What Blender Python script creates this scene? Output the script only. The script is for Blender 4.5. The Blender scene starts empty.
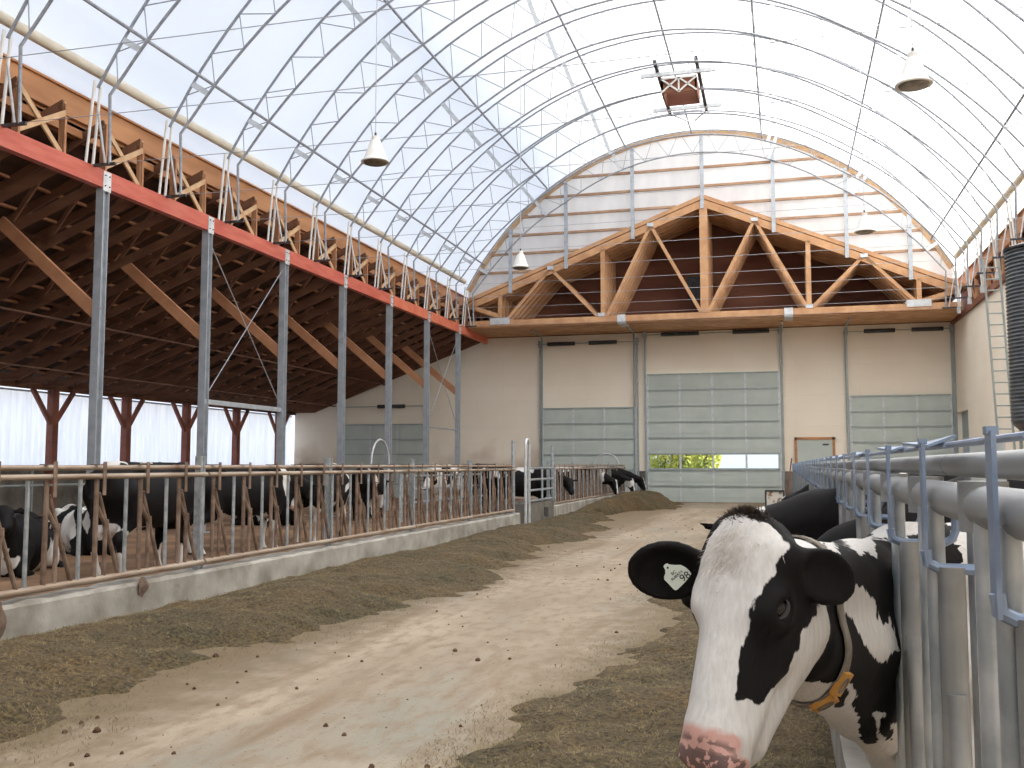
import bpy, math, random
import numpy as np
from mathutils import Vector, Matrix
random.seed(7); rng = np.random.default_rng(7)
S = bpy.context.scene
COL = S.collection

# ------------------------------------------------------------ camera, sky, sun, exposure
F = 985.0; PSI = math.radians(15.45); TH = math.radians(4.70)
cd = bpy.data.cameras.new('camera'); cam = bpy.data.objects.new('camera', cd); COL.objects.link(cam)
cd.sensor_width = 36.0; cd.lens = 36.0 * F / 1024.0; cd.clip_start = 0.05; cd.clip_end = 800
cam.location = (0, 0, 1.5); cam.rotation_euler = (math.pi / 2 + TH, 0, PSI)
S.camera = cam
w = bpy.data.worlds.new('sky'); S.world = w; w.use_nodes = True
bgn = w.node_tree.nodes['Background']; bgn.inputs[0].default_value = (0.76, 0.85, 1.0, 1); bgn.inputs[1].default_value = 1.15
sd = bpy.data.lights.new('sun', 'SUN'); sd.energy = 14; sd.angle = math.radians(2); sd.color = (1, 0.94, 0.85)
sun = bpy.data.objects.new('sun', sd); COL.objects.link(sun)
sun.rotation_euler = Vector((-0.85, 0.22, -0.60)).to_track_quat('-Z', 'Y').to_euler()
S.view_settings.view_transform = 'Standard'; S.view_settings.look = 'None'
S.view_settings.exposure = 0.42; S.view_settings.gamma = 1.0; S.view_settings.use_curve_mapping = False

# ------------------------------------------------------------ materials
def mat(name, c1, c2=None, scale=5.0, rough=0.7, metal=0.0, bump=0.0, bscale=None, stretch=(1, 1, 1), detail=4, contrast=(0.35, 0.65), trans=0.0, spec=0.5):
    m = bpy.data.materials.new(name); m.use_nodes = True
    nt = m.node_tree; N = nt.nodes; L = nt.links; b = N['Principled BSDF']
    b.inputs['Roughness'].default_value = rough; b.inputs['Metallic'].default_value = metal
    b.inputs['Specular IOR Level'].default_value = spec
    tc = N.new('ShaderNodeTexCoord'); mp = N.new('ShaderNodeMapping'); mp.inputs['Scale'].default_value = stretch
    L.new(tc.outputs['Object'], mp.inputs['Vector'])
    col = None
    if c2 is not None:
        n = N.new('ShaderNodeTexNoise'); n.inputs['Scale'].default_value = scale; n.inputs['Detail'].default_value = detail
        L.new(mp.outputs[0], n.inputs['Vector'])
        r = N.new('ShaderNodeValToRGB'); r.color_ramp.elements[0].position = contrast[0]; r.color_ramp.elements[1].position = contrast[1]
        r.color_ramp.elements[0].color = (*c1, 1); r.color_ramp.elements[1].color = (*c2, 1)
        L.new(n.outputs['Fac'], r.inputs[0]); L.new(r.outputs[0], b.inputs['Base Color']); col = r.outputs[0]
    else:
        b.inputs['Base Color'].default_value = (*c1, 1)
    if bump > 0:
        n2 = N.new('ShaderNodeTexNoise'); n2.inputs['Scale'].default_value = bscale or scale; n2.inputs['Detail'].default_value = 5
        L.new(mp.outputs[0], n2.inputs['Vector'])
        bp = N.new('ShaderNodeBump'); bp.inputs['Strength'].default_value = bump; bp.inputs['Distance'].default_value = 0.02
        L.new(n2.outputs['Fac'], bp.inputs['Height']); L.new(bp.outputs[0], b.inputs['Normal'])
    if trans > 0:
        t = N.new('ShaderNodeBsdfTranslucent'); mx = N.new('ShaderNodeMixShader'); mx.inputs[0].default_value = trans
        if col: L.new(col, t.inputs['Color'])
        else: t.inputs['Color'].default_value = (*c1, 1)
        out = N['Material Output']
        L.new(b.outputs[0], mx.inputs[1]); L.new(t.outputs[0], mx.inputs[2]); L.new(mx.outputs[0], out.inputs[0])
    return m
M = {}
M['membrane'] = mat('roof_membrane', (0.78, 0.80, 0.83), (0.84, 0.85, 0.87), 0.25, rough=0.6, trans=0.62, contrast=(0.3, 0.7))
M['gablefab'] = mat('gable_fabric', (0.60, 0.60, 0.60), (0.70, 0.70, 0.69), 1.6, rough=0.6, bump=0.5, bscale=2.5, stretch=(1, 1, 0.35), trans=0.4)
M['roll'] = mat('cream_roll', (0.72, 0.66, 0.54), (0.80, 0.74, 0.62), 3, rough=0.7, trans=0.2)
M['curtain'] = mat('curtain_cloth', (0.80, 0.82, 0.90), (0.92, 0.93, 0.97), 3, rough=0.7, stretch=(1, 3, 0.3), trans=0.88, bump=0.3)
M['steel'] = mat('galvanised_steel', (0.36, 0.39, 0.42), (0.46, 0.49, 0.52), 6, rough=0.45, metal=0.35, detail=6)
M['archsteel'] = mat('arch_steel', (0.26, 0.28, 0.31), (0.36, 0.38, 0.41), 8, rough=0.5, metal=0.4)
M['lightsteel'] = mat('light_steel', (0.50, 0.52, 0.53), (0.62, 0.64, 0.65), 8, rough=0.45, metal=0.3)
M['white'] = mat('white_paint', (0.80, 0.79, 0.75), (0.70, 0.68, 0.63), 6, rough=0.5)
M['dark'] = mat('dark_metal', (0.03, 0.03, 0.035), (0.06, 0.06, 0.06), 9, rough=0.5)
M['cable'] = mat('steel_cable', (0.36, 0.38, 0.42), (0.46, 0.48, 0.5), 9, rough=0.4, metal=0.5)
M['red'] = mat('red_beam', (0.47, 0.085, 0.052), (0.56, 0.14, 0.09), 2.5, rough=0.6, stretch=(1, 0.5, 3), bump=0.1)
M['brownbeam'] = mat('brown_beam', (0.42, 0.13, 0.06), (0.52, 0.19, 0.09), 2.5, rough=0.65, stretch=(1, 0.5, 3))
M['board'] = mat('fascia_board', (0.36, 0.16, 0.065), (0.52, 0.25, 0.11), 1.3, rough=0.65, stretch=(1, 0.35, 2.5), detail=7)
M['wood'] = mat('truss_wood', (0.46, 0.235, 0.11), (0.60, 0.34, 0.17), 2.2, rough=0.65, stretch=(1, 1, 1), detail=7)
M['woodpale'] = mat('pale_wood', (0.50, 0.31, 0.16), (0.60, 0.40, 0.23), 4, rough=0.65)
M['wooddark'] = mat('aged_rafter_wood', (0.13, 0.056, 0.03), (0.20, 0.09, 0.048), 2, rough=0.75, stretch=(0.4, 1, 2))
M['woodmid'] = mat('brace_wood', (0.36, 0.16, 0.075), (0.46, 0.22, 0.11), 2.4, rough=0.7)
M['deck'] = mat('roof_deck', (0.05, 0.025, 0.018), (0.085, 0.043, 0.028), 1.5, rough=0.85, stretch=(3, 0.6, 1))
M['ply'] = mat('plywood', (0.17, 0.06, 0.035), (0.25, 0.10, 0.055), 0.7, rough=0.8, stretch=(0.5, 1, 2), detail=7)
M['redpost'] = mat('stained_post', (0.17, 0.055, 0.035), (0.25, 0.085, 0.055), 3, rough=0.7)
M['doorpanel'] = mat('door_panel_green', (0.44, 0.50, 0.46), (0.51, 0.56, 0.51), 1.2, rough=0.5)
M['doorframe'] = mat('door_frame_grey', (0.30, 0.35, 0.34), (0.38, 0.42, 0.41), 5, rough=0.45, metal=0.2)
M['concrete'] = mat('kerb_concrete', (0.22, 0.20, 0.165), (0.42, 0.40, 0.355), 2.2, rough=0.85, bump=0.4, bscale=14, detail=8)
M['concrete2'] = mat('concrete_plinth', (0.10, 0.09, 0.075), (0.19, 0.175, 0.15), 2.2, rough=0.85, bump=0.3, bscale=14, detail=8)
M['rust'] = mat('rusty_tube', (0.13, 0.08, 0.052), (0.28, 0.20, 0.15), 7, rough=0.6, metal=0.25, detail=8)
M['rustlight'] = mat('weathered_rail', (0.25, 0.175, 0.12), (0.42, 0.34, 0.265), 5, rough=0.5, metal=0.2, stretch=(1, 0.3, 1), detail=8)
M['galv'] = mat('galvanised_bar', (0.30, 0.34, 0.37), (0.50, 0.54, 0.57), 12, rough=0.38, metal=0.6, detail=7)
M['galvblue'] = mat('blue_galvanised_strap', (0.20, 0.27, 0.40), (0.30, 0.38, 0.52), 10, rough=0.35, metal=0.5)
M['galvpipe'] = mat('galvanised_pipe', (0.25, 0.26, 0.26), (0.36, 0.37, 0.37), 9, rough=0.42, metal=0.5, stretch=(1, 0.3, 1), detail=8, bump=0.06, bscale=40)
M['silo'] = mat('corrugated_bin', (0.05, 0.058, 0.065), (0.09, 0.10, 0.11), 3, rough=0.45, metal=0.4)
M['glass'] = None
M['leaf'] = mat('tree_leaf', (0.20, 0.26, 0.03), (0.50, 0.50, 0.06), 0.8, rough=0.8)
M['bark'] = mat('tree_bark', (0.10, 0.07, 0.05), (0.17, 0.12, 0.08), 5, rough=0.9)
M['outside'] = mat('outside_ground', (0.55, 0.55, 0.52), (0.70, 0.70, 0.68), 0.3, rough=0.9)
M['pen'] = mat('pen_bedding', (0.11, 0.058, 0.03), (0.27, 0.155, 0.08), 0.9, rough=0.95, bump=1.0, bscale=6, detail=8)
M['penright'] = mat('pen_floor_right', (0.36, 0.28, 0.21), (0.46, 0.38, 0.30), 0.9, rough=0.95, bump=0.4, bscale=6)
M['crumb'] = mat('feed_crumb', (0.07, 0.035, 0.02), (0.13, 0.07, 0.035), 20, rough=0.95)
def glass_mat():
    m = bpy.data.materials.new('window_glass'); m.use_nodes = True; nt = m.node_tree; nt.nodes.clear()
    o = nt.nodes.new('ShaderNodeOutputMaterial'); t = nt.nodes.new('ShaderNodeBsdfTransparent'); g = nt.nodes.new('ShaderNodeBsdfGlossy')
    g.inputs['Roughness'].default_value = 0.05; t.inputs[0].default_value = (0.93, 0.95, 0.94, 1)
    mx = nt.nodes.new('ShaderNodeMixShader'); mx.inputs[0].default_value = 0.06
    nt.links.new(t.outputs[0], mx.inputs[1]); nt.links.new(g.outputs[0], mx.inputs[2]); nt.links.new(mx.outputs[0], o.inputs[0]); return m
M['glass'] = glass_mat()

def wall_mat():
    m = mat('painted_block_wall', (0.86, 0.77, 0.63), (0.90, 0.82, 0.69), 0.6, rough=0.75)
    nt = m.node_tree; N = nt.nodes; L = nt.links; b = N['Principled BSDF']
    src = b.inputs['Base Color'].links[0].from_socket
    tc = N.new('ShaderNodeTexCoord'); sx = N.new('ShaderNodeSeparateXYZ'); L.new(tc.outputs['Object'], sx.inputs[0])
    # block courses
    br = N.new('ShaderNodeTexBrick'); br.inputs['Scale'].default_value = 1.0; br.inputs['Mortar Size'].default_value = 0.006
    br.inputs['Brick Width'].default_value = 2.44; br.inputs['Row Height'].default_value = 0.61
    br.inputs['Color1'].default_value = (1, 1, 1, 1); br.inputs['Color2'].default_value = (0.97, 0.97, 0.96, 1); br.inputs['Mortar'].default_value = (0.92, 0.91, 0.89, 1)
    cb = N.new('ShaderNodeCombineXYZ'); ad = N.new('ShaderNodeMath'); ad.operation = 'ADD'
    L.new(sx.outputs[0], ad.inputs[0]); L.new(sx.outputs[1], ad.inputs[1]); L.new(ad.outputs[0], cb.inputs[0]); L.new(sx.outputs[2], cb.inputs[1])
    L.new(cb.outputs[0], br.inputs['Vector'])
    mu = N.new('ShaderNodeMixRGB'); mu.blend_type = 'MULTIPLY'; mu.inputs[0].default_value = 1; L.new(src, mu.inputs[1]); L.new(br.outputs[0], mu.inputs[2])
    # splashed dirt with a ragged upper edge, up to cow height
    n = N.new('ShaderNodeTexNoise'); n.inputs['Scale'].default_value = 0.7; n.inputs['Detail'].default_value = 8; L.new(tc.outputs['Object'], n.inputs['Vector'])
    a = N.new('ShaderNodeMath'); a.operation = 'MULTIPLY_ADD'; a.inputs[1].default_value = 3.2; a.inputs[2].default_value = 0.35; L.new(n.outputs['Fac'], a.inputs[0])
    s = N.new('ShaderNodeMath'); s.operation = 'SUBTRACT'; L.new(a.outputs[0], s.inputs[0]); L.new(sx.outputs[2], s.inputs[1])
    r = N.new('ShaderNodeMapRange'); r.inputs[1].default_value = -0.4; r.inputs[2].default_value = 0.7; L.new(s.outputs[0], r.inputs[0])
    xr = N.new('ShaderNodeMapRange'); xr.inputs[1].default_value = -9.5; xr.inputs[2].default_value = -10.5; xr.inputs[4].default_value = 0.6; L.new(sx.outputs[0], xr.inputs[0])
    mm = N.new('ShaderNodeMath'); mm.operation = 'MULTIPLY'; L.new(r.outputs[0], mm.inputs[0]); L.new(xr.outputs[0], mm.inputs[1])
    mx = N.new('ShaderNodeMixRGB'); mx.inputs[2].default_value = (0.38, 0.25, 0.16, 1); L.new(mm.outputs[0], mx.inputs[0]); L.new(mu.outputs[0], mx.inputs[1])
    L.new(mx.outputs[0], b.inputs['Base Color']); return m
M['wall'] = wall_mat()

def floor_mat():
    m = mat('alley_concrete', (0.25, 0.195, 0.135), (0.37, 0.30, 0.215), 0.8, rough=0.9, bump=0.5, bscale=16, stretch=(1.6, 0.5, 1), detail=9)
    nt = m.node_tree; N = nt.nodes; L = nt.links; b = N['Principled BSDF']; src = b.inputs['Base Color'].links[0].from_socket
    tc = N.new('ShaderNodeTexCoord')
    def layer(src, scale, det, lo, hi, col, stretch):
        mp = N.new('ShaderNodeMapping'); mp.inputs['Scale'].default_value = stretch; L.new(tc.outputs['Object'], mp.inputs[0])
        n = N.new('ShaderNodeTexNoise'); n.inputs['Scale'].default_value = scale; n.inputs['Detail'].default_value = det; L.new(mp.outputs[0], n.inputs['Vector'])
        r = N.new('ShaderNodeMapRange'); r.inputs[1].default_value = lo; r.inputs[2].default_value = hi; L.new(n.outputs['Fac'], r.inputs[0])
        mx = N.new('ShaderNodeMixRGB'); mx.inputs[2].default_value = (*col, 1); L.new(r.outputs[0], mx.inputs[0]); L.new(src, mx.inputs[1]); return mx.outputs[0]
    c = layer(src, 0.9, 8, 0.50, 0.72, (0.235, 0.225, 0.18), (1.2, 0.35, 1))     # bluish scraped concrete
    c = layer(c, 1.1, 10, 0.56, 0.70, (0.20, 0.14, 0.085), (2.2, 0.22, 1))     # dusty feed streaks along the alley
    c = layer(c, 14, 6, 0.62, 0.74, (0.27, 0.19, 0.12), (1, 1, 1))             # small stains
    c = layer(c, 6, 10, 0.46, 0.70, (0.23, 0.17, 0.11), (1.5, .6, 1))          # mottled dust
    c = layer(c, 45, 4, 0.66, 0.70, (0.09, 0.06, 0.035), (1, 1, 1))            # trodden feed specks
    sx = N.new('ShaderNodeSeparateXYZ'); L.new(tc.outputs['Object'], sx.inputs[0]); n = N.new('ShaderNodeTexNoise'); n.inputs['Scale'].default_value = 3.5; n.inputs['Detail'].default_value = 10; L.new(tc.outputs['Object'], n.inputs['Vector'])
    ab = N.new('ShaderNodeMath'); ab.operation = 'ADD'; ab.inputs[1].default_value = 2.62; L.new(sx.outputs[0], ab.inputs[0]); a2 = N.new('ShaderNodeMath'); a2.operation = 'ABSOLUTE'; L.new(ab.outputs[0], a2.inputs[0])
    a3 = N.new('ShaderNodeMath'); a3.operation = 'MULTIPLY_ADD'; a3.inputs[1].default_value = 1.5; L.new(n.outputs['Fac'], a3.inputs[0]); L.new(a2.outputs[0], a3.inputs[2])
    r = N.new('ShaderNodeMapRange'); r.inputs[1].default_value = 1.45; r.inputs[2].default_value = 2.15; r.inputs[4].default_value = .85; L.new(a3.outputs[0], r.inputs[0])
    mx = N.new('ShaderNodeMixRGB'); mx.inputs[2].default_value = (.15, .105, .055, 1); L.new(r.outputs[0], mx.inputs[0]); L.new(c, mx.inputs[1]); c = mx.outputs[0]   # feed dust along both windrows
    L.new(c, b.inputs['Base Color']); return m
M['floor'] = floor_mat()

def feed_mat(name='silage_feed', dark=1.0):
    m = mat(name, (0.036, 0.026, 0.012), (0.125, 0.092, 0.043), 34, rough=0.95, bump=1.0, bscale=30, detail=8, contrast=(0.38, 0.66))
    nt = m.node_tree; N = nt.nodes; L = nt.links; b = N['Principled BSDF']; src = b.inputs['Base Color'].links[0].from_socket
    tc = N.new('ShaderNodeTexCoord'); n = N.new('ShaderNodeTexNoise'); n.inputs['Scale'].default_value = 1.1; n.inputs['Detail'].default_value = 6
    L.new(tc.outputs['Object'], n.inputs['Vector'])
    r = N.new('ShaderNodeValToRGB'); r.color_ramp.elements[0].position = 0.35; r.color_ramp.elements[1].position = 0.7
    r.color_ramp.elements[0].color = (0.72, 0.75, 0.62, 1); r.color_ramp.elements[1].color = (1.30, 1.12, 0.95, 1)
    L.new(n.outputs['Fac'], r.inputs[0])
    mu = N.new('ShaderNodeMixRGB'); mu.blend_type = 'MULTIPLY'; mu.inputs[0].default_value = 1; L.new(src, mu.inputs[1]); L.new(r.outputs[0], mu.inputs[2])
    L.new(mu.outputs[0], b.inputs['Base Color']); return m
M['feed'] = feed_mat()
M['straw'] = mat('straw_bits', (0.06, 0.042, 0.018), (0.23, 0.175, 0.08), 9, rough=0.8)

# ------------------------------------------------------------ mesh helpers
class MB:
    def __init__(s): s.v = []; s.f = []; s.smooth = False
    def add(s, vs, fs):
        o = len(s.v); s.v += [tuple(p) for p in vs]; s.f += [tuple(i + o for i in f) for f in fs]; return s
    def box(s, lo, hi):
        x0, y0, z0 = lo; x1, y1, z1 = hi
        return s.add([(x0,y0,z0),(x1,y0,z0),(x1,y1,z0),(x0,y1,z0),(x0,y0,z1),(x1,y0,z1),(x1,y1,z1),(x0,y1,z1)],
                     [(0,3,2,1),(4,5,6,7),(0,1,5,4),(1,2,6,5),(2,3,7,6),(3,0,4,7)])
    def beam(s, p, q, a, b, ref=(0, 1, 0)):
        p = Vector(p); q = Vector(q); d = (q - p).normalized(); r = Vector(ref)
        if abs(d.dot(r)) > 0.99: r = Vector((1, 0, 0)) if abs(d.x) < 0.9 else Vector((0, 0, 1))
        u = (r - d * d.dot(r)).normalized() * a / 2; w_ = d.cross(u).normalized() * b / 2      # a along ref, b across
        vs = [p-u-w_, p+u-w_, p+u+w_, p-u+w_, q-u-w_, q+u-w_, q+u+w_, q-u+w_]
        return s.add(vs, [(0,3,2,1),(4,5,6,7),(0,1,5,4),(1,2,6,5),(2,3,7,6),(3,0,4,7)])
    def tube(s, pts, r, n=8, cap=True, closed=False):
        s.smooth = True
        P = [Vector(p) for p in pts]; m = len(P); rr = r if hasattr(r, '__len__') else [r] * m
        d0 = (P[1] - P[0]).normalized(); ref = Vector((0, 0, 1)) if abs(d0.z) < 0.9 else Vector((1, 0, 0))
        u = (ref - d0 * d0.dot(ref)).normalized(); vs = []; fs = []
        for i in range(m):
            if closed: d = (P[(i + 1) % m] - P[i - 1]).normalized()
            else: d = ((P[min(i + 1, m - 1)] - P[max(i - 1, 0)])).normalized()
            u = (u - d * d.dot(u)).normalized(); w_ = d.cross(u)
            for k in range(n):
                a = 2 * math.pi * k / n; vs.append(P[i] + (u * math.cos(a) + w_ * math.sin(a)) * rr[i])
        for i in range(m if closed else m - 1):
            j = (i + 1) % m
            for k in range(n): fs.append((i*n+k, i*n+(k+1)%n, j*n+(k+1)%n, j*n+k))
        if cap and not closed: fs.append(tuple(range(n))[::-1]); fs.append(tuple((m-1)*n + k for k in range(n)))
        return s.add(vs, fs)
    def lathe(s, prof, c=(0, 0, 0), n=24):
        s.smooth = True
        vs = []; fs = []; m = len(prof)
        for (r, z) in prof:
            for k in range(n):
                a = 2 * math.pi * k / n; vs.append((c[0] + r * math.cos(a), c[1] + r * math.sin(a), c[2] + z))
        for i in range(m - 1):
            for k in range(n): fs.append((i*n+k, i*n+(k+1)%n, (i+1)*n+(k+1)%n, (i+1)*n+k))
        return s.add(vs, fs)
    def strip(s, A, B):
        n = len(A); return s.add(list(A) + list(B), [(i, i+1, n+i+1, n+i) for i in range(n-1)])
    def build(s, name, m, parent=None, loc=None, off=None):
        me = bpy.data.meshes.new(name)
        vs = s.v
        if off is not None: vs = [(p[0]-off[0], p[1]-off[1], p[2]-off[2]) for p in vs]
        me.from_pydata([tuple(p) for p in vs], [], s.f); me.materials.append(m)
        if s.smooth: me.shade_smooth(); 
        me.update(); o = bpy.data.objects.new(name, me); COL.objects.link(o)
        if s.smooth:
            try: me.set_sharp_from_angle(angle=math.radians(40))
            except Exception: pass
        if parent: o.parent = parent
        if loc: o.location = loc
        return o
def tag(o, label=None, cat=None, group=None, kind=None):
    if label: o['label'] = label
    if cat: o['category'] = cat
    if group: o['group'] = group
    if kind: o['kind'] = kind
    return o
def empty(name, loc=(0, 0, 0), rz=0.0):
    o = bpy.data.objects.new(name, None); o.empty_display_size = 0.1; COL.objects.link(o); o.location = loc; o.rotation_euler = (0, 0, rz); return o
KIDS = {}
def kids(o): return [c for c in COL.objects if c.parent == o] if o.name not in KIDS else KIDS[o.name]
def freeze(o):
    KIDS[o.name] = [c for c in COL.objects if c.parent == o]
    for c in KIDS[o.name]: KIDS[c.name] = [d for d in COL.objects if d.parent == c]
def dup(o, loc=None, parent=None, label=None, rz=None):
    c = o.copy(); COL.objects.link(c)
    if parent is not None: c.parent = parent
    for k in KIDS.get(o.name, []): dup(k, parent=c)
    if loc is not None: c.location = loc
    if rz is not None: c.rotation_euler = (0, 0, rz)
    if label: c['label'] = label
    return c
ORD = ['first','second','third','fourth','fifth','sixth','seventh','eighth','ninth','tenth','eleventh','twelfth','thirteenth','fourteenth','fifteenth','sixteenth','seventeenth','eighteenth','nineteenth','twentieth'] + ['twenty-%s' % k for k in ('first','second','third','fourth','fifth','sixth','seventh','eighth','ninth')]
def struct(mb, name, m, parent=None): return tag(mb.build(name, m, parent), kind='structure' if parent is None else None)

YF, YN = 38.0, -11.0          # gable end and the near end of the barn
YW = 41.0                     # end wall
XC = -3.2                     # centre of the vault
XB = -12.5                    # red beam / inner columns
XL = -21.7                    # left outer wall
XR = 6.4                      # right wall
ARY = [38.0 - 2.26 * k for k in range(0, 20)]

# ------------------------------------------------------------ floor and ground
f = MB(); f.add([(-6.1, YN, 0), (0.42, YN, 0), (0.42, YW, 0), (-6.1, YW, 0)], [(0, 1, 2, 3)]); struct(f, 'floor', M['floor'])
wf = MB(); wf.box((XL - .2, YN - .2, 0), (7.0, YN, 7.1)); struct(wf, 'wall_front', M['wall'])  # unseen end wall behind the camera, added to cut sky light nearby
nx, ny = 60, 200
def grid(x0, x1, y0, y1, nx, ny, h):
    X, Yv = np.meshgrid(np.linspace(x0, x1, nx), np.linspace(y0, y1, ny)); Z = h(X, Yv)
    vs = np.stack([X.ravel(), Yv.ravel(), Z.ravel()], 1); fs = [(j*nx+i, j*nx+i+1, (j+1)*nx+i+1, (j+1)*nx+i) for j in range(ny-1) for i in range(nx-1)]
    m = MB(); m.add(vs.tolist(), fs); m.smooth = True; return m
def vnoise(X, Yv, sc, seed=0):
    r = np.random.default_rng(seed); T = r.random((64, 64)); x = X / sc; y = Yv / sc
    i = np.floor(x).astype(int); j = np.floor(y).astype(int); fx = x - i; fy = y - j; fx = fx*fx*(3-2*fx); fy = fy*fy*(3-2*fy)
    g = lambda a, b: T[a % 64, b % 64]
    return (g(i, j)*(1-fx) + g(i+1, j)*fx)*(1-fy) + (g(i, j+1)*(1-fx) + g(i+1, j+1)*fx)*fy
o = grid(XL, -6.2, YN, YW, 90, 260, lambda X, Yv: -0.03 + 0.10 * vnoise(X, Yv, 1.1, 3) + 0.05 * vnoise(X, Yv, 0.35, 4)).build('floor_left_pen', M['pen']); tag(o, kind='structure')
o = grid(0.42, XR, YN, YW, 20, 60, lambda X, Yv: 0.02 * vnoise(X, Yv, 0.8, 5)).build('floor_right_pen', M['penright']); tag(o, kind='structure')
g = MB(); g.add([(-80, -60, -0.12), (80, -60, -0.12), (80, 160, -0.12), (-80, 160, -0.12)], [(0, 1, 2, 3)]); struct(g, 'ground', M['outside'])

# ------------------------------------------------------------ end wall, right wall
wb = MB(); D0, D1, DT = -5.45, -0.18, 5.28
def ztop(x): return 7.02 if x > -12.55 else 6.95 + (x + 12.55) * 0.371
for (x0, x1, z0) in ((-12.55, D0, 0), (D0, D1, DT), (D1, XR, 0)):
    wb.box((x0, YW, z0), (x1, YW + 0.2, 7.02))
wb.add([(XL, YW, 0), (-12.55, YW, 0), (-12.55, YW, 6.92), (-20.5, YW, 3.97), (XL, YW, 3.9), (XL, YW+.2, 0), (-12.55, YW+.2, 0), (-12.55, YW+.2, 6.92), (-20.5, YW+.2, 3.97), (XL, YW+.2, 3.9)],
       [(0, 1, 2, 3, 4), (9, 8, 7, 6, 5), (1, 0, 5, 6), (2, 1, 6, 7), (3, 2, 7, 8), (4, 3, 8, 9), (0, 4, 9, 5)])
struct(wb, 'wall_back', M['wall'])
wr = MB(); wr.box((XR, YN, 0), (XR + 0.2, 38.6, 7.0)); wr.box((XR, 38.6, 3.5), (XR + 0.2, 40.9, 7.0)); wr.box((XR, 40.9, 0), (XR + .2, YW, 7.0))
struct(wr, 'wall_right', M['wall'])
dz = MB(); dz.box((XR + 0.16, 38.6, 0), (XR + .19, 40.9, 3.5)); struct(dz, 'door_6', M['doorframe'])
tr = MB(); tr.box((-5.95, YW - 0.03, 0), (-5.46, YW, 1.25)); struct(tr, 'trim_1', M['concrete2'])
tr = MB(); tr.box((-0.14, YW - 0.03, 0), (0.42, YW, 1.25)); struct(tr, 'trim_2', M['concrete2'])
tr = MB(); tr.box((XR - 0.10, YW - .12, 0), (XR, YW, 7.0)); struct(tr, 'trim_3', M['doorframe'])

def overhead_door(n, x0, x1, z1, rows, cols, win=None, springs=(), ztrack=6.7):
    r = empty('door_%d' % n, ((x0 + x1) / 2, YW - 0.1, 0)); tag(r, kind='structure'); off = r.location
    rh = z1 / rows; cw = (x1 - x0) / cols; y0, y1 = YW - 0.10, YW - 0.055
    for k in range(rows):
        a, b_ = z1 - (k + 1) * rh, z1 - k * rh
        p = MB()
        if win == k:
            p.box((x0, y0, a), (x1, y1, a + 0.06)); p.box((x0, y0, b_ - 0.05), (x1, y1, b_))
            for c in range(cols + 1):
                xx = min(max(x0 + c * cw, x0 + 0.04), x1 - 0.04); p.box((xx - .04, y0, a + .06), (xx + .04, y1, b_ - .05))
            p.build('window_frame', M['doorframe'], r, off=off)
            for c in range(cols):
                q = MB(); q.box((x0 + c*cw + .04, y0 + .018, a + .06), (x0 + (c+1)*cw - .04, y0 + .024, b_ - .05)); q.build('window_pane', M['glass'], r, off=off)
        else:
            # ribbed section
            for t in range(4): p.box((x0, y0 + (0.014 if t in (0, 3) else 0.0), a + rh*t/4), (x1, y1, a + rh*(t+1)/4))
            p.build('door_section', M['doorpanel'], r, off=off)
        fr = MB(); fr.box((x0, y0 - 0.035, b_ - 0.035), (x1, y0 - .001, b_ + 0.02)); fr.build('hinge_rail', M['doorframe'], r, off=off)
    for c in range(cols + 1):
        xx = x0 + c * cw; q = MB(); q.box((xx - .04, y0 - .03, 0), (xx + .04, y0 - .002, z1)); q.build('stile', M['lightsteel'], r, off=off)
    for sx in (x0 - 0.09, x1 + 0.09):
        q = MB(); q.box((sx - .03, y0 - .06, 0), (sx + .03, YW - .001, ztrack)); q.build('track', M['doorframe'], r, off=off)
    q = MB(); q.tube([(x0 - .2, y0 - .12, ztrack - .05), (x1 + .2, y0 - .12, ztrack - .05)], 0.02, 8); q.build('spring_shaft', M['doorframe'], r, off=off)
    for sx in (x0 - 0.09, x1 + 0.09):
        q = MB(); q.box((sx - .05, y0 - .2, ztrack - .18), (sx + .05, YW - .001, ztrack + .1)); q.build('bearing_plate', M['doorframe'], r, off=off)
    for (a, b_) in springs:
        q = MB(); P = []
        q.tube([(a, y0 - .12, ztrack - .05), (b_, y0 - .12, ztrack - .05)], 0.075, 12)
        for k in range(18):
            xx = a + (b_ - a) * (k + .5) / 18; q.tube([(xx - .012, y0 - .12, ztrack - .05), (xx + .012, y0 - .12, ztrack - .05)], 0.088, 12)
        q.build('torsion_spring', M['dark'], r, off=off)
    return r
overhead_door(1, D0, D1, 5.25, 8, 4, win=5, springs=((-4.85, -3.3), (-1.95, -.5)), ztrack=6.95)
overhead_door(2, -9.95, -5.96, 3.90, 6, 3, springs=((-9.7, -8.5), (-7.9, -6.7)), ztrack=6.7)
overhead_door(3, 2.53, 6.2, 4.20, 7, 3, springs=((3.1, 4.25), (4.85, 6.0)), ztrack=6.8)
overhead_door(4, -19.2, -15.3, 3.30, 5, 3, springs=((-17.5, -16.2),), ztrack=4.15)
# grey steel walk-through door
r = empty('door_5', (1.15, YW - .08, 0)); tag(r, kind='structure')
MB().box((0.48, YW-.07, 0), (1.82, YW-.01, 2.5)).build('door_leaf', M['doorpanel'], r, off=r.location)
q = MB(); q.box((0.38, YW-.1, 0), (.48, YW-.005, 2.6)); q.box((1.82, YW-.1, 0), (1.92, YW-.005, 2.6)); q.box((.38, YW-.1, 2.5), (1.92, YW-.005, 2.6)); q.build('door_frame', M['board'], r, off=r.location)
MB().box((1.45, YW-.10, 2.28), (1.68, YW-.07, 2.34)).build('door_closer', M['dark'], r, off=r.location)
MB().tube([(1.72, YW-.12, 1.05), (1.6, YW-.12, 1.05)], .015, 6).build('door_handle', M['dark'], r, off=r.location)

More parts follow.
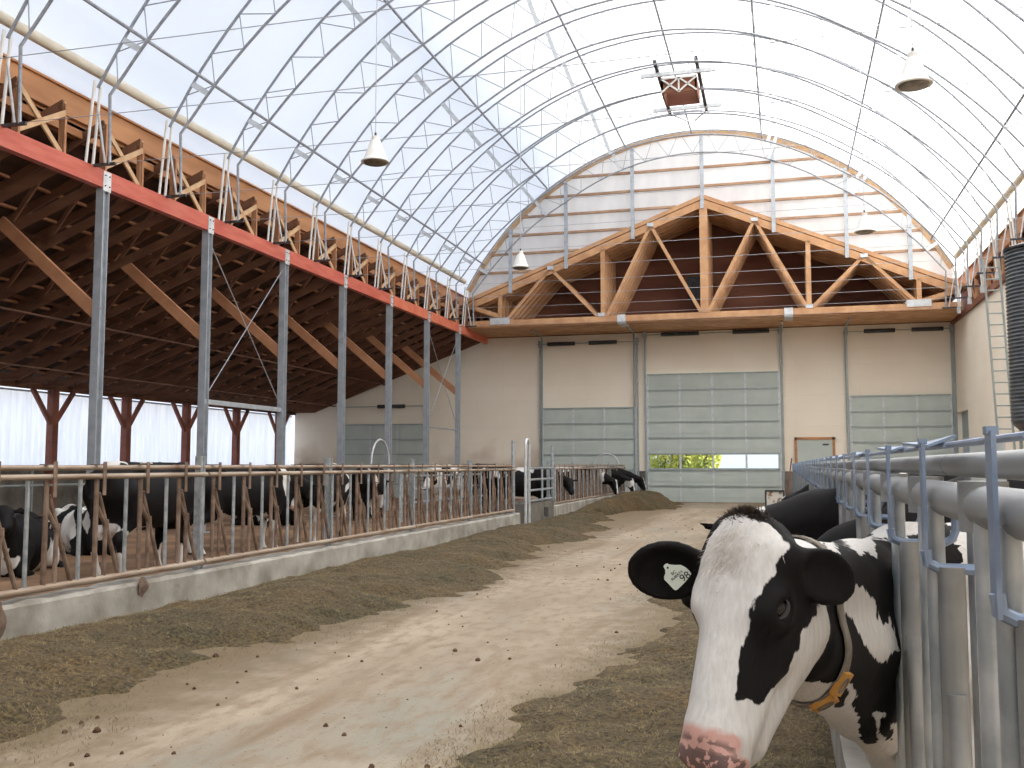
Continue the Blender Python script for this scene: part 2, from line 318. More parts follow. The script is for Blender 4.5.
# ------------------------------------------------------------ vault profile
ctrl = [(-9.75, 7.15), (-9.62, 7.7), (-9.2, 8.62), (-8.5, 9.75), (-7.55, 10.95), (-6.5, 11.98), (-5.2, 12.92), (-3.7, 13.70), (-2.0, 14.24), (0, 14.45)]
ctrl = ctrl + [(-x, z) for x, z in ctrl[-2::-1]]
def catmull(P, n=8):
    P = [np.array(p, float) for p in P]; P = [2*P[0]-P[1]] + P + [2*P[-1]-P[-2]]; out = []
    for i in range(1, len(P) - 2):
        for k in range(n):
            t = k / n; a, b, c, d = P[i-1:i+3]
            out.append(0.5 * ((2*b) + (-a+c)*t + (2*a-5*b+4*c-d)*t*t + (-a+3*b-3*c+d)*t**3))
    out.append(P[-2]); return np.array(out)
prof = catmull(ctrl[2:-2], 8)              # outer chord, foot at z 8.62 on both sides
seg = np.r_[0, np.cumsum(np.hypot(*np.diff(prof, axis=0).T))]; TOT = seg[-1]
def outer(s): s = s * TOT; return np.array([XC + np.interp(s, seg, prof[:, 0]), np.interp(s, seg, prof[:, 1])])
def nrm(s):
    a = outer(max(s - .01, 0)); b = outer(min(s + .01, 1)); d = (b - a) / np.hypot(*(b - a)); return np.array([d[1], -d[0]])   # pointing inwards
def inner(s):
    e = min(s, 1 - s); dd = 0.32 + 0.56 * min(1, e / 0.24) ** .85; return outer(s) + nrm(s) * dd
FZ = 7.12
def make_arch(y, feet=True):
    r = empty('steel_arch_truss', (XB, y, FZ)); off = Vector((XB, 0, FZ))
    So = np.linspace(0, 1, 49)
    P = [(*outer(s),) for s in So]; MB().tube([(p[0], 0, p[1]) for p in P], 0.030, 8).build('outer_chord', M['archsteel'], r, off=off)
    Q = [(*inner(s),) for s in So]
    Q = [(XB + 0.42, FZ)] + Q + [(2 * XC - XB - 0.42, FZ)]
    MB().tube([(p[0], 0, p[1]) for p in Q], 0.030, 8).build('inner_chord', M['archsteel'], r, off=off)
    nW = 44
    for k in range(nW):
        a = (k + .5) / (nW + 1); b = (k + 1.5) / (nW + 1)
        p, q = (outer(a), inner(b)) if k % 2 else (inner(a), outer(b))
        MB().tube([(p[0], 0, p[1]), (q[0], 0, q[1])], 0.012, 5).build('web', M['archsteel'], r, off=off)
    for s in (0.045, 0.20, 0.36, 0.64, 0.80, 0.955):
        p, q = outer(s), inner(s); MB().beam((p[0], 0, p[1]), (q[0], 0, q[1]), 0.05, 0.12).build('spreader_plate', M['lightsteel'], r, off=off)
    for sg in (1, -1):
        fx = lambda x: x if sg > 0 else 2 * XC - x
        MB().beam((fx(XB - .1), 0, FZ), (fx(XB + .55), 0, FZ), 0.05, 0.05).build('foot_bracket', M['dark'], r, off=off)
        MB().box((fx(XB) - .06, -.05, FZ - .22), (fx(XB) + .06, .05, FZ + .02)).build('foot_plate', M['lightsteel'], r, off=off)
        o0 = outer(0)
        MB().tube([(fx(XB - .05), -.08, FZ), (fx(o0[0] - .03), -.05, 8.75)], .028, 8).build('foot_post', M['white'], r, off=off)
        MB().tube([(fx(XB - .02), .08, FZ), (fx(o0[0] + .02), .05, 8.65)], .028, 8).build('foot_post', M['white'], r, off=off)
        MB().tube([(fx(XB + .32), .0, FZ), (fx(o0[0] + .02), .0, 8.2)], .022, 8).build('foot_post', M['lightsteel'], r, off=off)
    sag = [(XB + .4 + (2*(XC-XB)-.8) * t, 0, FZ + .02 - 0.16 * 4 * t * (1 - t) * 0.3) for t in np.linspace(0, 1, 13)]
    MB().tube(sag, 0.0065, 5).build('tie_cable', M['cable'], r, off=off)
    return r
arch = make_arch(37.86); freeze(arch)
tag(arch, 'steel truss arch standing against the white gable end', 'arch', 'steel arch trusses of the fabric roof')
for k, y in enumerate(ARY[1:], 1):
    dup(arch, (XB, y, FZ), label='steel truss arch, %s from the wooden gable wall' % ORD[k])

# longitudinal pipes under the fabric
for i, (dx, lab) in enumerate(((-8.55, 'lowest on the left'), (-5.75, 'second from the left side'), (-2.65, 'just left of the ridge'), (0.0, 'at the ridge'), (2.65, 'just right of the ridge'), (5.75, 'second from the right side'), (8.55, 'lowest on the right'))):
    # find s by x
    ss = np.linspace(0, 1, 400); xs = np.array([outer(s)[0] - XC for s in ss]); s = ss[np.argmin(abs(xs - dx))]
    p = outer(s) + nrm(s) * 0.10; q = inner(s) - nrm(s) * .05
    t = MB(); t.tube([(p[0], YN, p[1]), (p[0], 37.9, p[1])], 0.034, 8)
    o = t.build('roof_pipe', M['archsteel']); tag(o, 'long steel pipe running under the white roof, ' + lab, 'roof pipe', 'long pipes under the roof')

# membrane
out = []
mp_ = [np.array((-13.0, 8.62)), np.array((-12.93, 8.70))] + [outer(s) - nrm(s) * (0.07 + .45 * max(0, 1 - min(s, 1 - s) / .13) ** 1.6) for s in np.linspace(0.012, 0.988, 64)] + [np.array((6.53, 8.70)), np.array((6.6, 8.62))]
ys = np.linspace(YN, YW + .3, 96)
mb = MB(); mb.smooth = True; n = len(mp_)
for y in ys:
    ph = abs(((38.0 - y) / 2.26 + .5) % 1 - .5) * 2
    for j, p in enumerate(mp_):
        c = np.array((XC, 8.0)); d = (p - c) / np.hypot(*(p - c)); e = -0.04 * ph * (1 if 2 < j < n - 3 else 0); mb.v.append((p[0] + d[0] * e, y, p[1] + d[1] * e))
for i in range(len(ys) - 1):
    for j in range(n - 1): mb.f.append((i*n+j, (i+1)*n+j, (i+1)*n+j+1, i*n+j+1))
struct(mb, 'ceiling', M['membrane'])
for sg, nm in ((1, 'left'), (-1, 'right')):
    x = -12.50 if sg > 0 else 2*XC + 12.50
    t = MB(); t.tube([(x, YN, 8.98), (x, 37.9, 8.98)], 0.10, 12); o = t.build('curtain_roll', M['roll'])
    tag(o, 'cream rolled-up cloth tube along the %s foot of the roof' % nm, 'curtain roll')

# ridge vent structure
r = empty('ridge_vent', (XC + .25, 31.0, 13.2)); tag(r, 'small wooden ridge vent box on steel rails under the roof peak', 'vent'); off = r.location
for x in (-.62, .62):
    MB().beam((XC+.25+x, 29.2, 13.75), (XC+.25+x, 33.4, 13.62), .10, .10).build('rail', M['dark'], r, off=off)
for y in (29.9, 33.0):
    MB().beam((XC - .9, y, 13.6), (XC + 1.4, y, 13.6), .08, .12).build('crossbar', M['lightsteel'], r, off=off)
q = MB(); q.box((XC - .3, 30.3, 13.15), (XC + .8, 30.36, 13.6)); q.box((XC - .3, 30.3, 13.15), (XC -.24, 31.5, 13.6)); q.box((XC + .74, 30.3, 13.15), (XC + .8, 31.5, 13.6)); q.box((XC - .3, 31.44, 13.15), (XC + .8, 31.5, 13.6)); q.build('box', M['ply'], r, off=off)
for (a, b_) in (((-.3, 13.15), (.25, 13.6)), ((.8, 13.15), (.25, 13.6)), ((-.3, 13.6), (.25, 13.15)), ((.8, 13.6), (.25, 13.15)), ((-.3, 13.6), (.8, 13.6)), ((.25, 13.15), (.25, 13.6))):
    MB().beam((XC + a[0], 30.26, a[1]), (XC + b_[0], 30.26, b_[1]), .04, .05).build('brace', M['white'], r, off=off)
for x in (-.62, .62):
    MB().beam((XC+.25+x, 33.4, 13.6), (XC + .25 + x * .2, 34.6, 13.7), .05, .05).build('strut', M['lightsteel'], r, off=off)

# ------------------------------------------------------------ lamps
def lamp(x, y, z, label):
    zc = max(14.0 - ((x - XC) / 9.5) ** 2 * 3.6, z + 2)
    r = empty('pendant_lamp', (x, y, z)); tag(r, label, 'lamp', 'white bell-shaped lamps hanging from the roof')
    MB().lathe([(0.0, .0), (.06, 0), (.06, .10), (.075, .11), (.075, .05)][:3] + [(.0, .10)], (0, 0, .30)).build('ballast_housing', M['white'], r)
    MB().lathe([(.075, .33), (.09, .30), (.115, .22), (.165, .08), (.19, .03), (.215, .015), (.215, 0), (.18, 0.0), (.10, .24), (.07, .30)], n=28).build('shade', M['white'], r)
    MB().lathe([(0, -.045), (.10, -.04), (.165, -.02), (.178, .01), (.17, .012), (0, .0)], n=28).build('lens', M['lens'], r)
    MB().tube([(0, 0, .38), (0, 0, .46)], .018, 8).build('hook', M['dark'], r)
    MB().tube([(0, 0, .44), (0, 0, zc - z)], .008, 6).build('cord', M['cable'], r)
M['lens'] = mat('lamp_lens', (0.14, 0.115, 0.09), (0.2, 0.17, 0.13), 8, rough=0.25)
lamp(-5.9, 13.55, 6.08, 'white bell lamp hanging nearest on the left of the vault')
lamp(-5.9, 22.1, 6.12, 'smaller-looking white bell lamp hanging in front of the left gable truss')
lamp(1.58, 12.3, 6.02, 'white bell lamp hanging nearest on the right under the bright roof')
lamp(1.72, 21.6, 6.38, 'white bell lamp hanging in front of the right gable truss')

# ------------------------------------------------------------ gable wall of fabric
AP = (-2.84, 11.93)
def deckz(x): return AP[1] + (x - AP[0]) * 0.384 if x < AP[0] else AP[1] - (x - AP[0]) * 0.428
gw = empty('wall_gable', (XC, 38.1, 8)); tag(gw, kind='structure'); off = gw.location
ss = np.linspace(0.0, 1.0, 80); pts = [outer(s) for s in ss]
A = [(p[0], 38.12, p[1] + .02) for p in pts]; B = [(p[0], 38.12, min(deckz(p[0]) - .1, p[1])) for p in pts]
p_ = MB(); p_.strip(B, A); p_.build('fabric_panel', M['gablefab'], gw, off=off)
def arcx(z):
    xs = [p[0] for p in pts if p[1] >= z]; return min(xs), max(xs)
for k in range(6):
    z = 9.30 + .745 * k; a, b_ = arcx(z)
    xl = AP[0] - (AP[1] - z) / .384; xr = AP[0] + (AP[1] - z) / .428
    segs = [(a, b_)] if z > AP[1] else [(a, xl), (xr, b_)]
    for (u, v) in segs:
        MB().box((u, 38.0, z - .045), (v, 38.1, z + .045)).build('girt', M['woodgirt'] if 'woodgirt' in M else M.setdefault('woodgirt', mat('girt_wood', (0.34, 0.20, 0.12), (0.46, 0.29, 0.18), 3, rough=.7)), gw, off=off)
q = MB(); q.strip([(p[0], 37.96, p[1]) for p in pts], [(outer(s) + nrm(s) * .14)[[0, 1]].tolist()[0:1] + [37.96] + (outer(s) + nrm(s) * .14)[[0, 1]].tolist()[1:] for s in ss])
q.strip([(p[0], 38.1, p[1]) for p in pts], [[float((outer(s) + nrm(s) * .14)[0]), 38.1, float((outer(s) + nrm(s) * .14)[1])] for s in ss]); q.build('rim_board', M['woodpale'], gw, off=off)
for x in (-10.55, -8.25, -5.57, -2.87, -.22, 2.38, 4.56):
    s = ss[np.argmin([abs(p[0] - x) for p in pts])]; zt = outer(s)[1] - .15
    MB().box((x - .07, 37.90, deckz(x) - .55), (x + .07, 37.99, zt)).build('post', M['steel'], gw, off=off)

# ------------------------------------------------------------ wooden gable trusses
def make_truss():
    r = empty('wood_roof_truss', (AP[0], 38.0, 7.1)); off = Vector((AP[0], 0, 7.1)); T = .06
    def bm(p, q, h, nm, m='wood', t=T): return MB().beam((p[0], 0, p[1]), (q[0], 0, q[1]), t, h).build(nm, M[m], r, off=off)
    bm((-12.35, 7.22), (6.25, 7.22), .24, 'bottom_chord')
    bm((-12.35, deckz(-12.35) - .34), (AP[0], AP[1] - .34), .27, 'top_chord')
    bm((6.2, deckz(6.2) - .34), (AP[0], AP[1] - .34), .27, 'top_chord')
    for p, q in (((-10.7, 7.35), (-8.9, 9.35)), ((-8.9, 9.35), (-7.0, 7.35)), ((-6.6, 7.35), (-4.88, 10.85)), ((-4.88, 10.85), (-2.98, 7.35)), ((-2.7, 7.35), (-.93, 10.8)), ((-.93, 10.8), (.92, 7.35)), ((1.1, 7.35), (2.97, 9.2)), ((2.97, 9.2), (4.7, 7.4))):
        bm(p, q, .125, 'web')
    for x in (-11.0, -6.78, 1.0, 4.82):
        bm((x, 7.34), (x, deckz(x) - .42), .17, 'post')
    bm((-2.84, 7.34), (-2.84, AP[1] - .4), .30, 'king_post', t=.12)
    bm((-12.3, 7.95), (-11.0, 7.5), .17, 'heel_brace'); bm((6.2, 7.78), (4.9, 7.42), .17, 'heel_brace')
    for (x, z) in ((-11.0, 7.3), (-6.85, 7.4), (-2.85, 7.4), (1.0, 7.4), (4.8, 7.35), (-4.88, 10.87), (-8.9, 9.37), (-.93, 10.82), (2.97, 9.2)):
        big = abs(x + 11) < .1 or abs(x - 4.8) < .1; a = .42 if big else .13
        MB().box((x - a, -.055, z - (.13 if big else .07)), (x + a, -.047, z + (.13 if big else .07))).build('gusset_plate', M['lightsteel'], r, off=off)
    return r
tr0 = make_truss(); freeze(tr0); tag(tr0, 'orange wooden roof truss at the front of the gable, nearest of its row', 'roof truss', 'wooden trusses over the end doors')
for k in range(1, 6):
    dup(tr0, (AP[0], 38.0 + .52 * k, 7.1), label='orange wooden roof truss, %s behind the open gable front' % ORD[k])
# deck above the trusses, dark board wall behind, soffit boards
q = MB()
for (x0, x1) in ((-12.6, AP[0]), (AP[0], 6.4)):
    a, b_ = deckz(x0), deckz(x1)
    q.add([(x0, 37.96, a-.16), (x1, 37.96, b_-.16), (x1, YW+.2, b_-.16), (x0, YW+.2, a-.16), (x0, 37.96, a), (x1, 37.96, b_), (x1, YW+.2, b_), (x0, YW+.2, a)],
          [(0,3,2,1),(4,5,6,7),(0,1,5,4),(1,2,6,5),(2,3,7,6),(3,0,4,7)])
struct(q, 'ceiling_gable_deck', M['wood'])
q = MB(); q.add([(-12.6, YW+.02, 7.0), (6.4, YW+.02, 7.0), (6.4, YW+.02, deckz(6.4)), (AP[0], YW+.02, AP[1]), (-12.6, YW+.02, deckz(-12.6))], [(0,1,2,3,4)]); struct(q, 'wall_attic', M['ply'])
q = MB()
for k in range(9):
    y0 = 38.06 + k * .325; q.box((-12.4, y0, 7.05 - .004 * (k % 2)), (6.35, y0 + .315, 7.10))
struct(q, 'ceiling_soffit', M['wood'])
o = MB().box((-3.75, YW - .03, 8.3), (-3.2, YW + .0, 9.3)).build('louvre_vent', M['dark']); tag(o, 'dark louvred vent on the board wall behind the king post', 'vent')
# strap on the soffit
for i, (x, lab) in enumerate(((-6.05, 'left of the tall overhead door'), (.25, 'right of the tall overhead door'))):
    q = MB(); q.box((x - .16, 37.9, 7.06), (x + .16, 37.99, 7.36)); q.box((x - .16, 37.94, 7.02), (x + .16, 38.9, 7.05)); o = q.build('beam_strap', M['lightsteel']); tag(o, 'galvanised plate strap on the bottom chord %s' % lab, 'strap')
for x, lab in ((-9.95, 'left edge of the middle-left door'), (-6.0, 'right of the middle-left door'), (-.05, 'right of the tall door'), (2.4, 'left of the far right door')):
    q = MB(); q.tube([(x, YW - .14, 0), (x, YW - .14, 6.75), (x + .05, YW - .5, 6.98), (x + .05, 38.9, 7.0)], .035, 8); o = q.build('conduit_pipe', M['doorframe']); tag(o, 'thin grey conduit pipe on the wall at the %s' % lab, 'pipe')

# ------------------------------------------------------------ red beam, columns, fascia
MB_ = MB(); MB_.box((XB - .08, 3.0, 6.78), (XB + .08, 30.2, 7.12)); o = MB_.build('beam_red', M['red']); tag(o, kind='structure')
MB_ = MB(); MB_.box((XB - .08, YN, 6.78), (XB + .08, 2.98, 7.12)); o = MB_.build('beam_red', M['red']); tag(o, kind='structure')
MB_ = MB(); MB_.box((XB - .08, 30.22, 6.78), (XB + .08, YW - .01, 7.12)); o = MB_.build('beam_brown', M['redbrown'] if 'redbrown' in M else M.setdefault('redbrown', mat('faded_red_beam', (0.60, 0.13, 0.07), (0.66, 0.20, 0.11), 2, rough=.65))); tag(o, kind='structure')
cy = [15.77 + 3.56 * k for k in range(-2, 7)]
def make_col():
    r = empty('steel_column', (XB, 0, 0))
    q = MB(); a, t = .085, .014
    q.box((-a, -a, 0), (a, -a + t, 6.78)); q.box((-a, a - t, 0), (a, a, 6.78)); q.box((-t/2, -a + t, 0), (t/2, a - t, 6.78)); q.box((-a,-a+t,0),(-a+t,a-t,6.78)); q.build('shaft', M['steel'], r)
    MB().box((-.15, -.15, 0.0), (.15, .15, .03)).build('base_plate', M['steel'], r)
    q = MB(); q.box((.081, -.11, 6.72), (.095, .11, 7.10)); q.build('cap_plate', M['lightsteel'], r)
    for dy in (-.06, .06):
        for dz_ in (6.82, 7.02): MB().tube([(.095, dy, dz_), (.115, dy, dz_)], .014, 6).build('bolt', M['dark'], r)
    MB().beam((-.05, 0, 4.38), (-2.35, 0, 6.30), .09, .24).build('knee_brace', M['woodmid'], r)
    return r
c0 = make_col(); freeze(c0); c0.location = (XB, cy[0], 0)
tag(c0, 'galvanised steel column under the red beam, farthest from the end wall', 'column', 'steel columns under the red beam')
for k, y in enumerate(cy[1:], 1):
    dup(c0, (XB, y, 0), label='galvanised steel column with wooden knee brace, %s from the end wall' % ORD[len(cy) - 1 - k])
o = MB().box((XB - .04, cy[3], 2.86), (XB + .04, cy[4], 2.97)).build('cross_rail', M['steel']); tag(o, 'horizontal grey steel rail between the two columns with crossed cables', 'rail')
o = MB().tube([(XB, cy[7], 2.88), (XB, cy[8], 2.88)], .025, 8).build('cross_rail', M['steel']); tag(o, 'thin horizontal rail between the last two columns by the end wall', 'rail')
for (a, b_, z0, z1, lab) in ((cy[3], cy[4], 2.95, 6.65, 'in the bay above the thick cross rail'), (cy[7], cy[8], 2.9, 6.6, 'in the last bay by the end wall')):
    for (s0, s1, w_) in ((z0, z1, 'rising to the right'), (z1, z0, 'falling to the right')):
        q = MB(); q.tube([(XB, a, s0), (XB, b_, s1)], .012, 5); o = q.build('brace_cable', M['cable']); tag(o, 'thin brace cable %s %s' % (w_, lab), 'cable', 'cross brace cables')

fb = MB(); fb.box((-13.16, YN, 7.85), (-13.1, YW+.3, 8.5)); fb.box((-13.1, YN, 8.12), (-13.0, YW+.3, 8.60)); fb.box((-13.14, YN, 8.60), (-12.94, YW+.3, 8.64)); o = fb.build('fascia_board', M['board']); tag(o, kind='structure')
fb = MB(); fb.box((6.6, YN, 8.12), (6.7, YW+.3, 8.60)); fb.box((6.54, YN, 8.60), (6.82, YW+.3, 8.64)); o = fb.build('fascia_board', M['board']); tag(o, kind='structure')
fb = MB(); fb.box((6.3, YN, 6.9), (6.62, YW + .2, 7.1)); fb.box((6.75, YN, 6.8), (6.8, YW + .3, 8.62)); fb.box((6.6, YN, 6.8), (6.8, YW+.3, 6.9)); o = fb.build('wall_right_top_plate', M['ply']); tag(o, kind='structure')

# X braces between mono truss heels, above the red beam
def make_x():
    r = empty('cross_bracing', (0, 0, 0)); t = 1.13; z0, z1 = 7.14, 8.05
    MB().beam((0, 0, z0), (0, t, z1), .04, .09, (1, 0, 0)).build('diagonal', M['woodpale'], r)
    MB().beam((.05, 0, z1 - .55), (.05, t, z1 - .35), .04, .09, (1, 0, 0)).build('diagonal', M['woodpale'], r)
    for y in (0, t): MB().beam((.02, y, z0), (.02, y, z1 + .05), .05, .05, (1, 0, 0)).build('upright', M['woodpale'], r)
    return r
def make_x2():
    r = empty('cross_bracing', (0, 0, 0)); t = 1.13; z0, z1 = 7.14, 8.08
    MB().beam((0, 0, z1), (0, t, z0), .04, .10, (1, 0, 0)).build('diagonal', M['woodpale'], r)
    MB().beam((.05, 0, z0 + .12), (.05, t, z1 - .15), .04, .10, (1, 0, 0)).build('diagonal', M['woodpale'], r)
    for y in (0, t): MB().beam((.02, y, z0), (.02, y, z1 + .05), .05, .05, (1, 0, 0)).build('upright', M['woodpale'], r)
    return r
x0_ = make_x2(); freeze(x0_); first = True; cnt = 0
YX = [y + .5 for y in ARY if y + .5 + 1.13 < 38]
for k, y in enumerate(YX):
    lab = 'pale wooden cross bracing above the red beam, %s from the gable' % ORD[k]
    if k == 0: x0_.location = (XB - .12, y, 0); tag(x0_, lab, 'bracing', 'wooden cross bracing above the red beam')
    else: dup(x0_, (XB - .12, y, 0), label=lab)
# mirrored plain studs on the right side
def make_stud():
    r = empty('wall_stud', (6.66, 0, 7.1)); MB().box((-.05, -.05, 0), (.05, .05, 1.05)).build('stud', M['wood'], r); MB().beam((0, .05, .1), (0, 1.1, .95), .04, .09, (1, 0, 0)).build('diagonal', M['woodmid'], r); return r
s0 = make_stud(); freeze(s0)
for k, y in enumerate([38 - 1.13 * i - .4 for i in range(14)]):
    lab = 'wooden stud with diagonal on top of the right wall, %s from the gable' % ORD[k]
    if k == 0: s0.location = (6.66, y, 7.1); tag(s0, lab, 'stud', 'studs on the right wall')
    else: dup(s0, (6.66, y, 7.1), label=lab)

# ------------------------------------------------------------ lean-to mono trusses, deck, purlins
SL = 0.371
def bz(x): return max(6.86 + (x - XB) * SL, 3.86)
def tz(x): return 8.10 + (x - XB) * 0.43
def make_mono():
    r = empty('lean_to_truss', (XB, 0, 6.8)); off = Vector((XB, 0, 6.8)); T = .05
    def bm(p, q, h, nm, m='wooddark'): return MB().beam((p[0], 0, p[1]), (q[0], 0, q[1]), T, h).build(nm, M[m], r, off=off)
    bm((XB - .1, bz(XB) + .1), (-20.5, bz(-20.5) + .1), .19, 'bottom_chord'); bm((-20.5, 3.96), (XL - .1, 3.96), .19, 'heel_chord')
    bm((XB - .1, tz(XB)), (XL - .5, tz(XL - .5)), .19, 'top_chord')
    bm((XB - .12, bz(XB) + .1), (XB - .12, tz(XB)), .14, 'end_post', 'woodmid')
    xs = np.linspace(XB - .2, XL + .4, 9)
    for i in range(8):
        a, b_ = xs[i], xs[i + 1]
        if i % 2 == 0: bm((a, bz(a) + .15), (b_, tz(b_) - .05), .09, 'web')
        else: bm((a, tz(a) - .05), (b_, bz(b_) + .15), .09, 'web')
    return r
m0 = make_mono(); freeze(m0)
YT = sorted([y + .5 for y in ARY] + [y + 1.63 for y in ARY[1:]] + [39.7, 40.7], reverse=True); YT = [y for y in YT if 2 < y < 40.9]
for k, y in enumerate(YT):
    lab = 'dark stained lean-to roof truss, %s from the end wall' % (ORD + ['thirtieth', 'thirty-first', 'thirty-second', 'thirty-third', 'thirty-fourth', 'thirty-fifth', 'thirty-sixth', 'thirty-seventh'])[k]
    if k == 0: m0.location = (XB, y, 6.8); tag(m0, lab, 'roof truss', 'lean-to roof trusses')
    else: dup(m0, (XB, y, 6.8), label=lab)
q = MB(); xa, xb = -13.1, XL - 1.0
q.add([(xa, YN, tz(xa)+.16), (xb, YN, tz(xb)+.16), (xb, YW+.3, tz(xb)+.16), (xa, YW+.3, tz(xa)+.16), (xa, YN, tz(xa)+.22), (xb, YN, tz(xb)+.22), (xb, YW+.3, tz(xb)+.22), (xa, YW+.3, tz(xa)+.22)],
      [(0,1,2,3),(7,6,5,4),(0,4,5,1),(1,5,6,2),(2,6,7,3),(3,7,4,0)])
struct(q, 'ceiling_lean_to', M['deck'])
NP = 13
for k in range(NP):
    x = -13.3 - k * (abs(xb) - 13.6) / (NP - 1)
    q = MB(); q.box((x - .045, 2.0, tz(x) + .09), (x + .045, YW, tz(x) + .13)); q.box((x-.02, 2.0, tz(x)+.09), (x+.02, YW, tz(x)+.155)); o = q.build('purlin', M['woodmid']); tag(o, 'pale roof purlin of the lean-to, %s down from the fascia board' % ORD[k], 'purlin', 'purlins of the lean-to roof')
for x, lab in ((-17.2, 'upper'), (-19.7, 'lower')):
    q = MB(); q.box((x - .045, 2.0, bz(x) - .05), (x + .045, YW, bz(x) - .015)); o = q.build('lateral_brace_board', M['wooddark']); tag(o, 'long lateral board nailed under the lean-to trusses, %s one' % lab, 'board', 'lateral boards under the lean-to trusses')

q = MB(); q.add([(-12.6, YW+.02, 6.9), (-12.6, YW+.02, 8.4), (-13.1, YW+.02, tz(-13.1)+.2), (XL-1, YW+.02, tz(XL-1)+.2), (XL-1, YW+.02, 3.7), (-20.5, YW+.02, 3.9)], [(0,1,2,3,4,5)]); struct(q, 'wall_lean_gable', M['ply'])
q = MB(); q.box((-13.12, YW+.02, 7.0), (-12.5, YW+.06, 8.62)); struct(q, 'wall_lean_corner', M['ply'])
# ------------------------------------------------------------ left outer wall
q = MB(); q.box((XL - .2, YN, 0), (XL, YW, 1.38)); struct(q, 'wall_left', M['concrete2'])
q = MB(); q.box((XL - .15, YN, 3.78), (XL + .05, YW, 3.98)); struct(q, 'beam_left_eave', M['wooddark'])
pp = []
yy = np.linspace(YN, YW, 900)
A = [(XL - .14 + .035 * math.sin(y * 9.0) + .02 * math.sin(y * 23 + 1) + .012 * math.sin(y * 47), y, 1.30) for y in yy]; B = [(XL - .14 + .02 * math.sin(y * 9.0 + .4) + .012 * math.sin(y * 23), y, 3.74) for y in yy]
q = MB(); q.strip(A, B); q.smooth = True; o = q.build('side_curtain', M['curtain']); tag(o, 'long translucent white side curtain hanging along the left wall', 'curtain')
q = MB(); q.tube([(XL + .02, YN, 3.70), (XL + .02, YW - .3, 3.70)], .03, 8); o = q.build('curtain_rod', M['lightsteel']); tag(o, 'thin rod along the top of the white side curtain', 'rod')
def make_y():
    r = empty('braced_post', (XL + .12, 0, 0))
    MB().box((-.12, -.12, 0), (.12, .12, 3.80)).build('post', M['redpost'], r)
    for sg in (-1, 1): MB().beam((0, sg * .08, 2.75), (0, sg * .88, 3.78), .09, .14, (1, 0, 0)).build('brace', M['redpost'], r)
    return r
y0_ = make_y(); freeze(y0_)
for k, y in enumerate([39.3 - 3.5 * i for i in range(9)]):
    lab = 'dark red timber post with Y braces at the curtain, %s from the end wall' % ORD[k]
    if k == 0: y0_.location = (XL + .12, y, 0); tag(y0_, lab, 'post', 'braced timber posts at the side curtain')
    else: dup(y0_, (XL + .12, y, 0), label=lab)
#PART2
# ------------------------------------------------------------ ladder and corrugated bin on the right wall
r = empty('wall_ladder', (5.97, 30.0, 0.0)); tag(r, 'tall grey steel ladder leaning on the beige right wall beside the dark bin', 'ladder'); off = r.location
L0, L1 = Vector((6.0, 30.0, 0)), Vector((5.72, 30.0, 7.3))
for sgn in (-.2, .2):
    d = Vector((sgn, 0, 0)); MB().beam(L0 + d, L1 + d, .07, .05).build('side_rail', M['doorframe'], r, off=off)
for k in range(22):
    t = (k + .7) / 22.5; c = L0.lerp(L1, t); MB().tube([c + Vector((-.2, 0, 0)), c + Vector((.2, 0, 0))], .02, 6).build('rung', M['doorframe'], r, off=off)
r = empty('feed_bin', (5.63, 24.0, 1.9)); tag(r, 'dark grey corrugated round steel bin with cone bottom at the right wall', 'bin')
prof_ = []
z = .55
while z < 4.35: prof_ += [(.75, z), (.775, z + .035), (.75, z + .07)]; z += .085
MB().lathe([(0.0, .551)] + prof_ + [(0, z+.01)], n=40).build('drum', M['silo'], r)
MB().lathe([(.18, 0), (.20, .05), (.70, .55), (.74, .56), (.74, .5), (.22, 0)], n=32).build('cone', M['dark'], r)
MB().lathe([(.0, 4.37), (.78, 4.375), (.80, 4.42), (.3, 4.6), (0, 4.62)], n=32).build('lid', M['silo'], r)
for k in range(4):
    a = math.pi / 4 + k * math.pi / 2; x, y = .7 * math.cos(a), .7 * math.sin(a); MB().beam((x, y, -1.9), (x, y, .9), .06, .06).build('leg', M['doorframe'], r)

# ------------------------------------------------------------ left kerb and headlock fence
def kerb(x0, x1, y0, y1, z1, name):
    q = MB(); nn = int((y1 - y0) / .15) + 2; rs = np.random.default_rng(int(abs(y0) * 10) + 5)
    for i in range(nn):
        y = y0 + (y1 - y0) * i / (nn - 1); e = rs.normal(0, .006, 4)
        q.v += [(x1 + e[0]*.4, y, -.05), (x1 - .01 + e[1]*.5, y, z1 - .03), (x1 - .035 + e[2], y, z1 + e[3]), (x0, y, z1 + e[0]), (x0, y, -.05)]
    for i in range(nn - 1):
        for j in range(4): a = i*5+j; q.f.append((a, a+5, a+6, a+1))
    q.f.append((0,1,2,3,4)); q.f.append(tuple((nn-1)*5 + k for k in (4,3,2,1,0)))
    o = q.build(name, M['concrete']); return o
XK = -6.1
o = kerb(XK - .28, XK, YN, 22.85, .36, 'kerb'); tag(o, 'long low grey concrete kerb under the left feed fence, near stretch', 'kerb')
o = kerb(XK - .28, XK, 26.1, 39.6, .40, 'kerb'); tag(o, 'low concrete kerb under the far left feed fence beyond the gate', 'kerb')
XF = XK - .09; PT = .65
